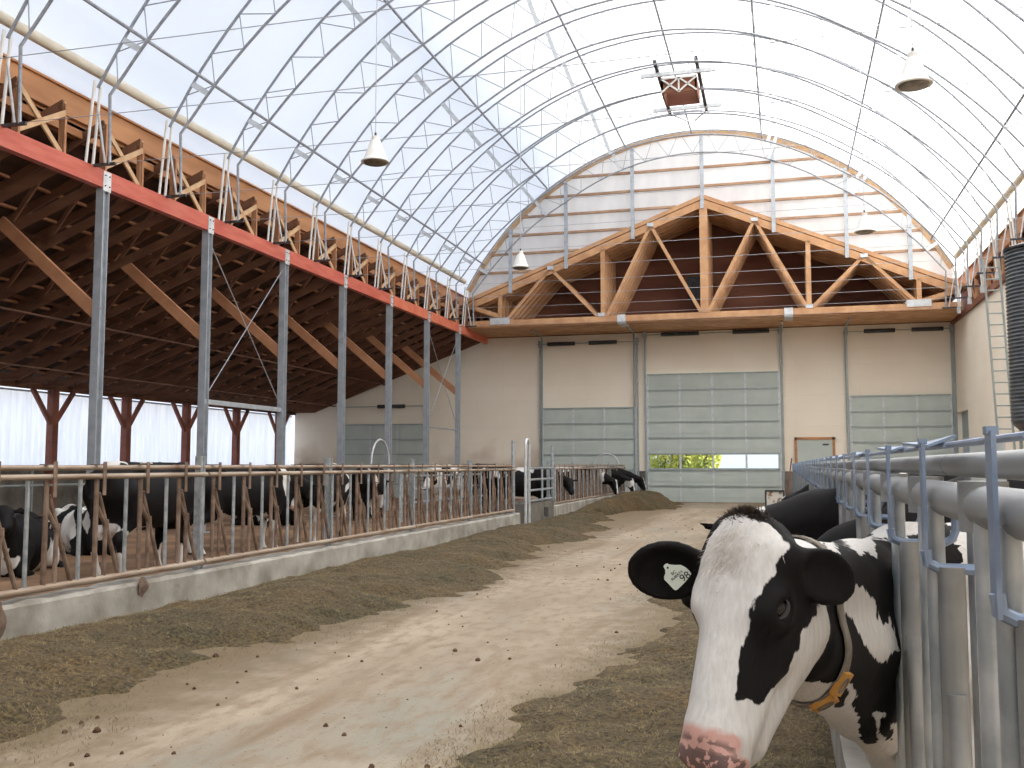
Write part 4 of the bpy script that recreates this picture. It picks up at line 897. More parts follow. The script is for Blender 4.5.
def ear_body(b, base, d, up, size=1.0, th=.012, k=.02, flip=1, wide=1.0):
    d = np.array(d, float); d /= np.linalg.norm(d); up = np.array(up, float); up -= d * (up @ d); up /= np.linalg.norm(up); n = np.cross(d, up) * flip
    base = np.array(base, float); R = np.stack([d, up, n]); c = base + d * .105 * size
    b.cap(base - d*.01, base + d * .05 * size, .030 * size, .030 * size, k=.03)
    e = Body(k); e.ell(c, (.092*size, .056*size*wide, max(.026*size, th*1.6)), R, k=.02)
    b.p.append(('e', c, np.array((.092*size, .056*size*wide, max(.026*size, th*1.6))), R, 0, .022)); b.p.append(('x', c + n * (th + .010), np.array((.080*size, .045*size*wide*1.03, .024*size)), R, 0, .010))
    return b

def cow(name, label, pos, rz, pose='stand', poll=(1.28, 0, 1.42), look=(.75, 0, -.66), white=(), seed=0, base='black', res=.032, group=None, scale=1.0, neckw=1.0):
    """pos on the ground below the middle of the body, the cow faces its own +x"""
    g = np.random.default_rng(seed); b = Body(.06); lying = pose == 'lie'; dz_ = -.60 if lying else 0
    b.ell((-.15, 0, .98+dz_), (.78, .37 if not lying else .43, .41)).ell((.45, 0, .96+dz_), (.38, .27, .42)).ell((-.72, 0, 1.13+dz_), (.34, .28, .29))
    b.cap((.52, 0, 1.34+dz_), (-.82, 0, 1.335+dz_), .085, .10)
    for s_ in (-1, 1): b.ell((-.56, s_*.235, 1.32+dz_), (.09, .07, .07)).ell((-.97, s_*.12, 1.22+dz_), (.07, .07, .08)).ell((.40, s_*.16, 1.16+dz_), (.20, .12, .28))
    if not lying:
        b.ell((-.60, 0, .66), (.22, .18, .17))
        for s_ in (-1, 1):
            fo = .06 * g.uniform(-1, 1); ho = .10 * g.uniform(-1, 1)
            b.cap((.48, s_*.19, 1.0), (.46, s_*.18, .72), .13, .085).cap((.46, s_*.18, .74), (.46+fo*.5, s_*.16, .43), .075, .05).ell((.46+fo*.5, s_*.16, .42), (.055, .052, .06))
            b.cap((.46+fo*.5, s_*.16, .42), (.46+fo, s_*.16, .12), .038, .036, k=.03).cap((.46+fo, s_*.16, .12), (.49+fo, s_*.16, .045), .045, .060, k=.03)
            b.cap((-.76, s_*.19, 1.05), (-.66, s_*.20, .74), .19, .12).cap((-.66, s_*.20, .74), (-.90+ho*.5, s_*.18, .50), .10, .055).ell((-.91+ho*.5, s_*.18, .50), (.055, .05, .065))
            b.cap((-.90+ho*.5, s_*.18, .50), (-.84+ho, s_*.18, .13), .045, .038, k=.03).cap((-.84+ho, s_*.18, .13), (-.80+ho, s_*.18, .045), .045, .060, k=.03)
    else:
        for s_ in (-1, 1):
            b.cap((.45, s_*.22, .38), (.72, s_*.26, .12), .12, .07).cap((.72, s_*.26, .11), (.42, s_*.32, .07), .055, .045)
            b.cap((-.70, s_*.28, .40), (-.30, s_*.42, .20), .19, .10).cap((-.30, s_*.42, .16), (-.62, s_*.50, .08), .07, .05).cap((-.62, s_*.50, .07), (-.35, s_*.56, .05), .045, .045)
    b.cap((-1.03, 0, 1.30+dz_), (-1.12, 0, 1.0+dz_), .045, .028).cap((-1.12, 0, 1.0+dz_), (-1.10 if not lying else -1.2, .0, .55 if not lying else .12), .026, .022).ell((-1.10 if not lying else -1.2, 0, .50 if not lying else .09), (.05, .05, .13 if not lying else .05))
    P = np.array(poll, float); L_ = np.array(look, float); L_ /= np.linalg.norm(L_)
    side = np.cross([0, 0, 1.0], L_); side /= np.linalg.norm(side); Nn = np.cross(L_, side)     # x left, y dorsal, z muzzle
    if Nn[2] < 0 and abs(L_[2]) < .9: Nn = -Nn; side = -side
    Mx = np.stack([side, Nn, L_], 1)
    hb = head_body(nostrils=res < .02, k=.045)
    for s_ in (-1, 1): ear_body(hb, (s_*.10, -.055, .045), (s_, -.10, -.15), (0, 1, -.1), th=max(.012, res*.55), k=.03, flip=s_)
    hb.xf(Mx, P - Nn * .01)
    W_ = np.array((.62, 0, 1.16 + dz_)); U = P - Nn * .09 + L_ * .05; mid = (W_ + U) / 2 + np.array((0, 0, .03))
    nw = neckw
    b.cap(W_ + (0, 0, .02), mid + (0, 0, .02), .22*nw, .145*nw).cap(mid + (0, 0, .02), U, .145*nw, .095).cap(W_ + (.05, 0, -.25), mid - (0, 0, .11), .19*nw, .115*nw).cap(mid - (0, 0, .11), U - Nn*.07 + L_*.03, .115*nw, .085)
    b.join(hb)
    lo = np.array((-1.35, -.72, 0 if not lying else 0)) - .06; hi = np.maximum(np.array((1.2, .72, 1.55 + dz_)), np.maximum(P, P + L_ * .56) + .24) + .06; lo = np.minimum(lo, np.minimum(P, P + L_ * .56) - .24)
    if not lying: lo[1] = min(-.5, lo[1] if abs(P[1]) > .2 else -.5); hi[1] = max(.5, hi[1] if abs(P[1]) > .2 else .5)
    lo[2] = -.06; ax = [np.arange(lo[i], hi[i], res) for i in range(3)]
    V, F_ = nets(b, *ax)
    V[:, 2] = np.maximum(V[:, 2], 0)
    # coat pattern: soft blobs in the cow's own space
    sp = np.full(len(V), .30)
    for (c, r) in white:
        d = np.linalg.norm((V - np.array(c)) / np.array(r if hasattr(r, '__len__') else (r, r, r)), axis=1) - 1; sp = np.minimum(sp, d * .2)
    wob = .05 * np.sin(V[:, 0]*9 + seed) * np.sin(V[:, 2]*8 + seed*2) + .03 * np.sin(V[:, 0]*23 + V[:, 2]*17 + seed)
    sp = sp + wob
    if base == 'white': sp = -sp
    hl = (V - (P - Nn*.01)) @ Mx     # head coordinates
    pink = np.clip((hl[:, 2] - .47) * 40, 0, 1) * (np.abs(hl[:, 0]) < .12) * (np.abs(hl[:, 1] + .09) < .13)
    blaze = (np.abs(hl[:, 0]) - .022 - .05 * np.clip(hl[:, 2] - .2, 0, 1)); isH = (hl[:, 2] > -.02) & (hl[:, 2] < .54) & (hl[:, 1] > -.10) & (np.abs(hl[:, 0]) < .09)
    if seed % 3 != 2: sp = np.where(isH, np.minimum(sp, blaze), sp)
    hoof = np.clip((.075 - V[:, 2]) * 30, 0, 1) * (0 if lying else 1)
    r = empty(name, (*pos, 0), rz); tag(r, label, 'cow', group); r.scale = (scale,)*3
    me = mesh_np('body', V, F_, M['hide'], r, dict(spot=sp, pink=pink*(.9 if seed in (1, 3, 9) else 0), dark=pink*.3, hoof=hoof))
    for s_ in (-1, 1):
        c = P - Nn * .01 + Mx @ np.array((s_*.108, -.075, .175)); q = MB(); q.lathe([(0, -.016), (.009, -.013), (.015, -.005), (.016, .0), (.015, .005), (.009, .013), (0, .016)], c, 10); q.build('eye', M['eye'], r)
    return r
# ------------------------------------------------------------ the cow in front, head out through the right fence
HP = np.array((-.095, 2.13, 1.372)); ph_, al_ = math.radians(69), math.radians(34)
hh = np.array((-math.sin(al_), -math.cos(al_), 0)); HL = math.cos(ph_) * hh + np.array((0, 0, -math.sin(ph_))); HN = math.sin(ph_) * hh + np.array((0, 0, math.cos(ph_))); HX = np.cross(HN, HL)
HM = np.stack([HX, HN, HL], 1)
HS = .965
def hw(p): return HP + HM @ (np.array(p, float) * HS)          # head axes -> world
hb = head_body(sockets=True, k=.03)
hb.ell((0, -.03, -.005), (.055, .04, .035), k=.03)
def tohead(v): return HM.T @ np.array(v, float)
EAR_R = dict(base=(-.098, -.078, .082), d=tohead((-.985, -.06, -.03)), up=tohead((-.05, -.35, 1)))
EAR_L = dict(base=(.096, -.070, .044), d=tohead((.72, .45, -.42)), up=tohead((.2, .1, 1)))
ear_body(hb, EAR_R['base'], EAR_R['d'], EAR_R['up'], 1.03, th=.008, flip=-1, wide=1.28)
ear_body(hb, EAR_L['base'], EAR_L['d'], EAR_L['up'], .86, th=.008, flip=1, wide=1.25)
for i_, p_ in enumerate(hb.p):
    t, a, b_, c, d, k = p_; hb.p[i_] = (t, a*HS, b_*HS, c*HS if t == 'c' else c, d*HS, k*HS)
hb.xf(HM, HP)
B = Body(.07)
Rz = np.diag([-1.0, -1.0, 1.0]); T0 = np.array((1.50, 3.42, 0))
tb = Body(.07)
tb.ell((-.15, 0, .98), (.78, .38, .42)).ell((.45, 0, .94), (.38, .29, .44)).ell((-.72, 0, 1.13), (.34, .28, .29)).cap((.55, 0, 1.33), (-.82, 0, 1.35), .085, .10)
for s_ in (-1, 1):
    tb.ell((-.56, s_*.235, 1.32), (.09, .07, .07)).ell((-.97, s_*.12, 1.22), (.07, .07, .08)).ell((.42, s_*.17, 1.14), (.20, .13, .28))
    tb.cap((.48, s_*.19, 1.0), (.46, s_*.18, .72), .14, .09).cap((.46, s_*.18, .74), (.47, s_*.16, .43), .08, .052).ell((.47, s_*.16, .42), (.058, .055, .065)).cap((.47, s_*.16, .42), (.47, s_*.16, .12), .042, .038, k=.03).cap((.47, s_*.16, .12), (.50, s_*.16, .05), .048, .062, k=.03)
    tb.cap((-.76, s_*.19, 1.05), (-.66, s_*.20, .74), .19, .12).cap((-.66, s_*.20, .74), (-.90, s_*.18, .50), .10, .055).cap((-.90, s_*.18, .50), (-.84, s_*.18, .13), .046, .038, k=.03).cap((-.84, s_*.18, .13), (-.80, s_*.18, .05), .045, .060, k=.03)
tb.ell((-.60, 0, .66), (.22, .18, .17)).cap((-1.03, 0, 1.30), (-1.12, 0, 1.0), .045, .028).cap((-1.12, 0, 1.0), (-1.10, 0, .55), .026, .022)
tb.xf(Rz, T0)
# neck: crest line above, throat line below
B.cap((.00, 2.27, 1.255), (.165, 2.78, 1.188), .085, .100).cap((.165, 2.78, 1.188), (.34, 3.17, 1.19), .100, .125).cap((.34, 3.17, 1.19), (.90, 3.40, 1.17), .125, .20)
B.cap((.015, 2.31, 1.11), (.155, 2.77, 1.03), .090, .120).cap((.155, 2.77, 1.03), (.33, 3.17, .93), .120, .140).cap((.33, 3.17, .93), (.95, 3.40, .95), .150, .24)
B.cap((.03, 2.40, 1.02), (.17, 2.77, .88), .060, .075).cap((.17, 2.77, .88), (.31, 3.15, .68), .075, .09).cap((.31, 3.15, .68), (.80, 3.40, .62), .09, .17)
B.k = .05
NB = Body(.07); NB.p = list(B.p)      # neck alone, for fitting the collar
B.join(tb); B.join(hb)
def axis_(parts): return np.unique(np.round(np.concatenate([np.arange(a, b_, s_) for a, b_, s_ in parts]), 5))
HV, HF = nets(B, axis_([(-.46, .30, .0075), (.30, .46, .013), (.46, 2.72, .035)]), axis_([(1.76, 2.50, .0075), (2.50, 3.0, .012), (3.0, 3.95, .024)]), axis_([(-.03, .70, .035), (.70, .86, .012), (.86, 1.50, .0075), (1.50, 1.62, .02)]))
hl = (HV - HP) @ HM / HS; TH_ = np.degrees(np.arctan2(hl[:, 0], hl[:, 1] + .10)); ZH = hl[:, 2]
def polydist(px, py, poly):   # signed distance, negative inside
    poly = np.array(poly, float); d = np.full(len(px), 1e9); ins = np.zeros(len(px), bool); n = len(poly)
    for i in range(n):
        a, b_ = poly[i], poly[(i + 1) % n]; e = b_ - a; t = np.clip(((px - a[0]) * e[0] + (py - a[1]) * e[1]) / (e @ e + 1e-12), 0, 1)
        d = np.minimum(d, np.hypot(px - a[0] - t * e[0], py - a[1] - t * e[1])); c = ((a[1] > py) != (b_[1] > py)) & (px < (b_[0] - a[0]) * (py - a[1]) / (b_[1] - a[1] + 1e-12) + a[0]); ins ^= c
    return np.where(ins, -d, d)
#HEROMARKS
# markings: face chart is (angle round the head axis, distance along it); neck chart is (x, z)
FACE = [(5,-.030),(20,-.016),(38,-.010),(52,.004),(58,.022),(58.5,.043),(50.5,.068),(50.5,.091),(43.3,.1225),(37.5,.155),(36,.18),(35.5,.2),(36.5,.2293),(35.5,.2663),(36.5,.31),(36.9,.3535),(45.5,.358),(55,.349),(63.7,.353),(73,.3542),(83.7,.338),(88,.320),(100,.305),(110,.292),(117,.272),(112,.245),(114,.215),(112,.185),(118,.16),(132,.13),(140,.08),(150,.03),(170,-.05),(170,-.22),(5,-.22)]
RCHEEK = [(-3,-.030),(-24,-.018),(-40,.01),(-46,.05),(-58,.09),(-72,.12),(-62,.17),(-50,.2),(-45,.24),(-46,.28),(-52,.33),(-80,.355),(-120,.34),(-170,.26),(-180,.2),(-180,-.22),(-3,-.22)]
sq = lambda P: [(a / 600.0, b) for a, b in P]
d_face = polydist(TH_ / 600, ZH, sq(FACE)); d_rc = polydist(TH_ / 600, ZH, sq(RCHEEK))
d_head = np.minimum(d_face, d_rc)
N1 = [(.105,1.33),(.120,1.312),(.145,1.300),(.174,1.278),(.199,1.283),(.218,1.262),(.228,1.30),(.30,1.29),(.60,1.36),(.60,.98),(.30,1.00),(.26,1.05),(.247,1.138),(.239,1.104),(.222,1.108),(.211,1.131),(.208,1.157),(.194,1.182),(.170,1.215),(.150,1.222),(.135,1.235),(.120,1.275)]
N2 = [(-.04,1.30),(.061,1.215),(.089,1.212),(.113,1.187),(.154,1.117),(.177,1.078),(.202,1.028),(.222,1.015),(.253,1.04),(.30,1.02),(.30,.86),(.257,.839),(.238,.85),(.23,.884),(.210,.890),(.198,.885),(.206,.861),(.214,.804),(.207,.772),(.190,.768),(.176,.793),(.163,.827),(.161,.882),(.139,.939),(.151,.954),(.148,.979),(.132,1.001),(.10,1.018),(.02,1.04),(-.06,1.10)]
N3 = [(.215,.869),(.232,.87),(.243,.837),(.259,.801),(.259,.777),(.24,.784),(.216,.828)]
N4 = [(.097,1.002),(.108,1.002),(.129,.988),(.128,.965),(.122,.935),(.108,.933),(.096,.955)]
d_neck = np.min([polydist(HV[:, 0], HV[:, 2], P) for P in (N1, N2, N3, N4)], 0)
bl = HV - T0; d_body = np.full(len(HV), 1.0)
for c, r_ in (((-.2, 0, 1.25), (.5, .6, .5)), ((-.95, 0, 1.1), (.35, .5, .5)), ((.1, 0, .8), (.3, .5, .25))):
    d_body = np.minimum(d_body, (np.linalg.norm((bl * (-1, 1, 1) - np.array(c)) / np.array(r_), axis=1) - 1) * .3)
ishead = hb.dist(HV) < NB.dist(HV) + .0
isbody = HV[:, 0] > .48
d_all = np.where(ishead, d_head, np.where(isbody, np.minimum(d_body, .3), d_neck))
ear_ = ishead & (np.abs(hl[:, 0]) > .118) & (ZH < .19)
d_all = np.where(ear_, -.05, d_all)
far_ = (HV[:, 1] > 3.6) & (HV[:, 0] < .5)
pinkA = np.clip((ZH - .412) / .022, 0, 1) * (np.abs(TH_) < 75) * ishead * np.clip((70 - np.abs(TH_)) / 20, 0, 1)
padA = np.clip((ZH - .456) / .012, 0, 1) * ishead * (hl[:, 1] > -.13)
pinkA = np.maximum(pinkA * .95, padA)
rimA = np.clip(1 - np.abs(ZH - .450) / .013, 0, 1) * (np.abs(TH_) < 60) * ishead * .75
HB0 = Vector((T0[0], T0[1], 0))
hero = empty('holstein_cow', HB0); tag(hero, 'big black and white cow in front wearing ear tag and collar', 'cow')
mesh_np('body', HV - T0, HF, M['herohide'], hero, dict(spot=-d_all, pink=pinkA, dark=np.maximum(padA * .8, rimA), hoof=np.clip((.075 - HV[:, 2]) * 30, 0, 1)))
HIDESIGN = None
for s_ in (-1, 1):
    c = hw((s_*.0925, -.057, .156)); q = MB(); q.smooth = True
    n1_, n2_ = 10, 16
    prof_ = [(max(1e-4, .0205*math.sin(math.pi*i/n1_)), -.0205*math.cos(math.pi*i/n1_)) for i in range(n1_ + 1)]
    q.lathe(prof_, c, n2_); e_ = q.build('eye', M['eye'], hero, off=HB0); e_['label'] = 'dark glossy eye'
    # eyelids: two arcs of skin over the ball
    ax_ = HM @ np.array((s_*.93, .33, -.05)); ax_ /= np.linalg.norm(ax_); u_ = HM @ np.array((0, .35, 1.0)); u_ -= ax_ * (u_ @ ax_); u_ /= np.linalg.norm(u_); v_ = np.cross(ax_, u_)
    for up_, nm in ((1, 'upper_eyelid'), (-1, 'lower_eyelid')):
        q = MB(); P_ = []
        for k in range(13):
            a = math.pi * k / 12; P_.append(c + ax_ * (.0135 + .004 * math.sin(a)) + u_ * .0215 * math.cos(a) + v_ * up_ * .0125 * math.sin(a) * (1 if s_ > 0 else -1))
        q.tube(P_, [.002 + .0028 * math.sin(math.pi * k / 12) for k in range(13)], 8); q.build(nm, M['lid'] if 'lid' in M else M.setdefault('lid', mat('eyelid_skin', (.022, .018, .016), rough=.5)), hero, off=HB0)
# hair tuft on the poll and fringe on the forehead
def hairs(name, m, n, cx, cz, sx, sz, dirl, L0, L1, seed, w_=.0016):
    g = np.random.default_rng(seed); q = MB(); cnt = 0
    from mathutils.bvhtree import BVHTree
    while cnt < n:
        x = g.normal(cx, sx); z = g.normal(cz, sz); o_ = hw((x, .30, z)); d_ = -HN; r_ = HBV.ray_cast(Vector(o_), Vector(d_))
        cnt += 1
        if r_[0] is None: continue
        b0 = np.array(r_[0]) - HN * .003; dd = HM @ (np.array(dirl) + g.normal(0, .28, 3)); dd /= np.linalg.norm(dd); Lh = g.uniform(L0, L1); nrm_ = np.array(r_[1])
        dd = dd + nrm_ * .35; dd /= np.linalg.norm(dd); sd_ = np.cross(dd, g.normal(size=3)); sd_ /= np.linalg.norm(sd_); cur = HM @ np.array((x * 6, -.1, .5)) * .5
        p1 = b0 + dd * Lh * .5; p2 = b0 + dd * Lh + cur * Lh * .35
        q.add([b0 - sd_ * w_, b0 + sd_ * w_, p1 + sd_ * w_ * .7, p1 - sd_ * w_ * .7, p2], [(0, 1, 2, 3), (3, 2, 4)])
    return q.build(name, m, hero, off=HB0)
from mathutils.bvhtree import BVHTree
HBV = BVHTree.FromPolygons([Vector(v) for v in HV.tolist()], HF.tolist())
M['hairdark'] = mat('poll_hair_dark', (.018, .013, .010), (.075, .05, .032), 60, rough=.6); M['hairpale'] = mat('forehead_hair_pale', (.60, .53, .44), (.74, .71, .67), 60, rough=.7)
hairs('poll_hair', M['hairdark'], 1500, 0, -.034, .036, .010, (0, .5, -.30), .008, .022, 51, .0008)
hairs('forehead_hair', M['hairpale'], 1800, -.004, .055, .034, .034, (0, .05, .7), .010, .022, 52, .0007)
# collar strap fitted round the neck just behind the jaw
C0 = np.array((.038, 2.35, 1.135)); cn = np.array((.25, .95, .14)); cn /= np.linalg.norm(cn); cu = np.array((0, 0, 1.0)) - cn * cn[2]; cu /= np.linalg.norm(cu); cv = np.cross(cn, cu)
RR = []; RA = []; RC = []
for k in range(72):
    a = 2 * math.pi * k / 72; d_ = cu * math.cos(a) + cv * math.sin(a); t = np.linspace(.03, .40, 220); P_ = C0 + t[:, None] * d_; D_ = NB.dist(P_); RR.append(t[np.argmax(D_ > 0)]); D_ = NB.dist(P_ - cn * .017); RA.append(t[np.argmax(D_ > 0)]); D_ = NB.dist(P_ + cn * .017); RC.append(t[np.argmax(D_ > 0)])
sm_ = lambda R: (np.roll(R, 1) + np.array(R) + np.roll(R, -1)) / 3 + .004
RR, RA, RC = sm_(RR), sm_(RA), sm_(RC)
vs, fs = [], []
for k in range(72):
    a = 2 * math.pi * k / 72; d_ = cu * math.cos(a) + cv * math.sin(a); p = C0 + d_ * RR[k]
    for o_, t_, rr_ in ((-.017, 0, RA[k]), (.017, 0, RC[k]), (.017, .005, RC[k]), (-.017, .005, RA[k])): vs.append(C0 + d_ * (rr_ + t_) + cn * o_)
for k in range(72):
    for j in range(4): a, b_ = k*4+j, k*4+(j+1)%4; c_, d__ = ((k+1)%72)*4+(j+1)%4, ((k+1)%72)*4+j; fs.append((a, b_, c_, d__))
q = MB(); q.add(vs, fs); M['strap'] = mat('collar_webbing', (.16, .135, .11), (.25, .22, .18), 30, rough=.8, stretch=(1, 1, 1)); col_ = q.build('collar', M['strap'], hero, off=HB0); col_['label'] = 'grey brown webbing neck collar'
M['orange'] = mat('orange_plastic', (.46, .20, .03), (.60, .30, .06), 14, rough=.5)
for k_, nm in ((COLK[0] if 'COLK' in globals() else 30, 'collar_block'), (34, 'collar_buckle')):
    a = 2 * math.pi * k_ / 72; d_ = cu * math.cos(a) + cv * math.sin(a); p = C0 + d_ * (RR[k_] + .007); ns_ = np.array([NB.dist((p + e_)[None])[0] - NB.dist((p - e_)[None])[0] for e_ in np.eye(3) * .012]); ns_ /= np.linalg.norm(ns_); t0 = d_ * 0 + np.cross(cn, d_); d_ = ns_; tn = t0 - d_ * (t0 @ d_); tn /= np.linalg.norm(tn); cw = np.cross(d_, tn)
    q = MB(); vs = []
    for i in (-1, 1):
        for j in (-1, 1):
            for l in (-1, 1): vs.append(p + tn * .029 * i + cw * .020 * j + d_ * .006 * l)
    q.add(vs, [(0,1,3,2),(4,6,7,5),(0,4,5,1),(2,3,7,6),(0,2,6,4),(1,5,7,3)]); bo = q.build(nm, M['orange'], col_, off=HB0); bo['label'] = 'orange plastic block on the collar'
    q = MB(); q.smooth = True; P_ = [p + d_ * .0065 + tn * .018 * math.cos(t) + cw * .010 * math.sin(t) for t in np.linspace(0, 2*math.pi, 16, endpoint=False)]; q.tube(P_, .003, 6, closed=True); q.build('slot_rim', M['strap'], col_, off=HB0)
# ear tag in the right ear with its lettering
tO = np.array(TAGPOS if 'TAGPOS' in globals() else (-.232, 2.195, 1.256)); tU = np.array((.985, .10, -.02)); tU /= np.linalg.norm(tU); tV = np.array((-.02, -.25, 1.0)); tV -= tU * (tV @ tU); tV /= np.linalg.norm(tV); tN = np.cross(tU, tV)
if tN[1] > 0: tN = -tN
ks = 1 / 17.06 * 2.12 / 985
out_ = [(105,215),(125,185),(165,160),(210,180),(300,186),(400,180),(480,220),(545,275),(580,330),(540,400),(450,512),(350,620),(325,636),(300,635),(270,610),(190,520),(120,450),(118,400),(140,340),(135,270)]
out_ = [((x - 345) * ks, -(y - 400) * ks) for x, y in out_]; n = len(out_)
P1_ = [tO + tU * a + tV * b_ + tN * .001 for a, b_ in out_]; P2_ = [p - tN * .002 for p in P1_]
q = MB(); q.add(P1_ + P2_, [tuple(range(n)), tuple(range(2*n - 1, n - 1, -1))] + [(i, i + n, (i + 1) % n + n, (i + 1) % n) for i in range(n)])
M['tag'] = mat('ear_tag_plastic', (.62, .70, .62), (.68, .75, .67), 20, rough=.45); M['ink'] = mat('tag_ink', (.02, .02, .03), rough=.6)
tg = q.build('ear_tag', M['tag'], hero, off=HB0); tg['label'] = 'pale green ear tag printed 98'
q = MB(); pc = tO + tU * ((178 - 345) * ks) + tV * (-(230 - 400) * ks); q.tube([pc + tN * .0035, pc - tN * .012], .0022, 10); q.build('tag_pin', M['ink'], tg, off=HB0)
for txt, (cx, cy_), hgt, ang in (('98', (478, 385), 150, 38), ('BC', (280, 322), 62, 42), ('ALBERTA', (335, 368), 50, 43)):
    fc = bpy.data.curves.new('tag_lettering', 'FONT'); fc.body = txt; fc.size = hgt * ks * 1.25; fc.align_x = 'CENTER'; fc.align_y = 'CENTER'; fc.extrude = .0002; fc.offset = .00008; fc.materials.append(M['ink'])
    tmp = bpy.data.objects.new('tag_lettering', fc); COL.objects.link(tmp); bpy.context.view_layer.update(); tm = bpy.data.meshes.new_from_object(tmp.evaluated_get(bpy.context.evaluated_depsgraph_get())); bpy.data.objects.remove(tmp)
    fo = bpy.data.objects.new('tag_lettering', tm); COL.objects.link(fo); fo.parent = tg
    a = math.radians(ang); ux = tU * math.cos(a) + tV * math.sin(a); vx = -tU * math.sin(a) + tV * math.cos(a); p = tO + tU * ((cx - 345) * ks) + tV * (-(cy_ - 400) * ks) + tN * .0014 - np.array(HB0)
    fo.matrix_local = Matrix([[ux[0], vx[0], tN[0], p[0]], [ux[1], vx[1], tN[1], p[1]], [ux[2], vx[2], tN[2], p[2]], [0, 0, 0, 1]])

# ------------------------------------------------------------ the rest of the herd
GL, GF, GR = 'cows standing or lying in the left pen', 'cows feeding through the far left fence', 'cows feeding through the right fence'
R_ = math.radians
cow('holstein_cow', 'big black cow with white back patches, nearest standing one in left pen', (-8.45, 11.85), R_(90), poll=(1.12, .30, 1.02), look=(.6, .25, -.75), white=(((-.78, 0, 1.52), (.30, .3, .16)), ((-.15, 0, 1.56), (.18, .25, .16)), ((.75, 0, 1.5), (.22, .25, .2)), ((-.62, 0, .6), (.25, .3, .16)), ((.45, 0, .1), (.4, .5, .3)), ((-.8, 0, .1), (.4, .5, .3))), seed=1, group=GL, scale=1.08)
cow('holstein_cow', 'mostly white cow with black patches lying in the left pen behind the nearest one', (-11.2, 13.9), R_(-35), pose='lie', poll=(1.15, 0, .95), look=(.8, .1, -.5), white=(((-.4, .2, .4), (.4, .6, .5)), ((.35, 0, .5), (.25, .6, .5)), ((-1.0, 0, .4), (.3, .5, .5)), ((.9, 0, .6), (.2, .3, .3))), seed=4, group=GL)
cow('holstein_cow', 'black cow lying at the left edge of the picture in the pen', (-10.1, 11.2), R_(-60), pose='lie', poll=(1.15, .1, 1.0), look=(.85, .3, -.4), white=(((-.2, .3, .2), (.3, .4, .25)), ((.7, 0, .3), (.2, .2, .2))), seed=2, group=GL)
cow('holstein_cow', 'black cow with a white shoulder stripe, second standing one in the left pen', (-8.9, 15.1), R_(62), poll=(1.2, -.1, 1.15), look=(.6, 0, -.7), white=(((.62, 0, 1.3), (.10, .4, .35)), ((-.4, 0, .45), (.3, .4, .2)), ((.45, 0, .1), (.4, .5, .45)), ((-.8, 0, .1), (.4, .5, .4))), seed=6, group=GL, scale=1.05)
cow('holstein_cow', 'black cow with cream white rump and hind legs in the left pen', (-8.7, 17.4), R_(-84), poll=(1.2, .1, 1.1), look=(.7, .1, -.7), white=(((-1.0, 0, 1.0), (.42, .5, .85)), ((.15, 0, .62), (.5, .5, .14)), ((.5, 0, .2), (.3, .5, .5))), seed=9, group=GL, scale=1.07)
cow('holstein_cow', 'dirty white and black cow lying deep under the lean-to roof', (-12.2, 21.6), R_(170), pose='lie', poll=(1.15, 0, .95), look=(.8, 0, -.5), white=(((-.3, 0, .4), (.5, .6, .4)), ((.9, 0, .7), (.2, .3, .3))), seed=5, group=GL)
cow('holstein_cow', 'dark cow standing behind the fence in front of the pipe hoop', (-11.0, 25.2), R_(95), poll=(1.2, .1, 1.1), look=(.7, .1, -.7), white=(((-.5, 0, 1.0), (.2, .5, .4)), ((.3, 0, .5), (.3, .4, .2))), seed=8, group=GL)
cow('holstein_cow', 'pale cow with few black patches standing in the far left pen', (-10.4, 29.4), R_(-95), poll=(1.2, .1, 1.15), look=(.7, .1, -.7), white=(((.2, .3, 1.2), (.3, .3, .3)), ((-.8, 0, 1.2), (.25, .5, .35)), ((1.1, 0, 1.1), (.35, .3, .4))), seed=3, base='white', group=GL, scale=1.06)
cow('holstein_cow', 'all black cow with its back showing over the far rail left of the gate', (-10.2, 33.4), R_(88), poll=(1.2, .1, 1.15), look=(.7, .1, -.7), white=(((.0, 0, .5), (.3, .4, .1)),), seed=12, group=GL, scale=1.08)
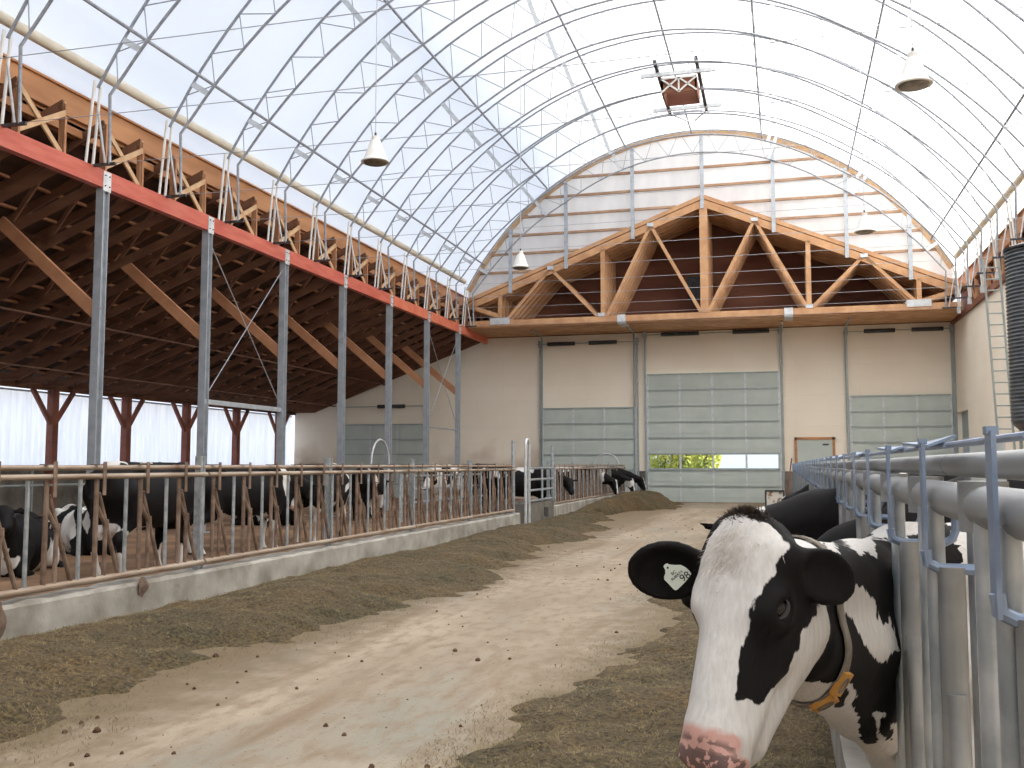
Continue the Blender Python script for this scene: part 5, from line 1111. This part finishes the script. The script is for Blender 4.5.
cow('holstein_cow', 'black and white cow standing in the far pen behind the gate', (-8.9, 29.9), R_(-70), poll=(1.15, .3, 1.0), look=(.6, .25, -.75), white=(((-.6, 0, 1.4), (.25, .4, .2)), ((.3, 0, .9), (.2, .5, .3))), seed=13, group=GL, scale=1.02)
cow('holstein_cow', 'black cow just putting its head out beside the small gate', (-7.30, 27.97), R_(0), poll=(1.30, -.05, 1.12), look=(.30, -.5, -.75), white=(((.0, 0, 1.4), (.3, .4, .15)), ((-.8, 0, 1.2), (.3, .4, .2))), seed=2, group=GF)
cow('holstein_cow', 'black feeding cow with white face, left one of the three at the far heap', (-7.15, 34.46), R_(-6), poll=(1.45, 0, .98), look=(.22, -.15, -.95), white=(((-.3, 0, 1.4), (.4, .4, .2)), ((.95, 0, 1.1), (.10, .3, .3))), seed=15, group=GF)
cow('holstein_cow', 'black feeding cow with white throat, middle one of the three at the far heap', (-6.95, 36.40), R_(-4), poll=(1.52, 0, 1.00), look=(.25, -.12, -.93), white=(((.3, 0, 1.4), (.3, .4, .2)), ((1.35, 0, .80), (.25, .3, .12)), ((-.6, 0, 1.3), (.3, .4, .3))), seed=16, group=GF)
cow('holstein_cow', 'black feeding cow, right one of the three at the far heap', (-6.85, 37.70), R_(0), poll=(1.60, 0, 1.02), look=(.36, -.1, -.90), white=(((-.5, 0, 1.4), (.4, .4, .2)),), seed=18, group=GF)
cow('holstein_cow', 'black cow feeding close behind the big cow, only its dark neck showing', (1.27, 4.41), R_(180), poll=(1.36, .05, .98), look=(.22, .35, -.85), white=(((-.3, 0, 1.2), (.3, .5, .4)), ((-.2, 0, .5), (.4, .5, .2))), seed=20, group=GR, neckw=.92, scale=1.03)
cow('holstein_cow', 'black cow with white band behind its ears, feeding second beyond the big cow', (1.25, 5.71), R_(180), poll=(1.50, .22, 1.18), look=(.36, .32, -.62), white=(((1.38, .2, 1.26), (.07, .2, .18)), ((-.5, 0, 1.3), (.3, .5, .3))), seed=23, group=GR, neckw=.92, scale=1.04)
cow('holstein_cow', 'black cow feeding far down the right fence', (1.28, 12.21), R_(180), poll=(1.30, 0, 1.12), look=(.35, .1, -.8), white=(((-.2, 0, 1.2), (.3, .5, .4)),), seed=22, group=GR)
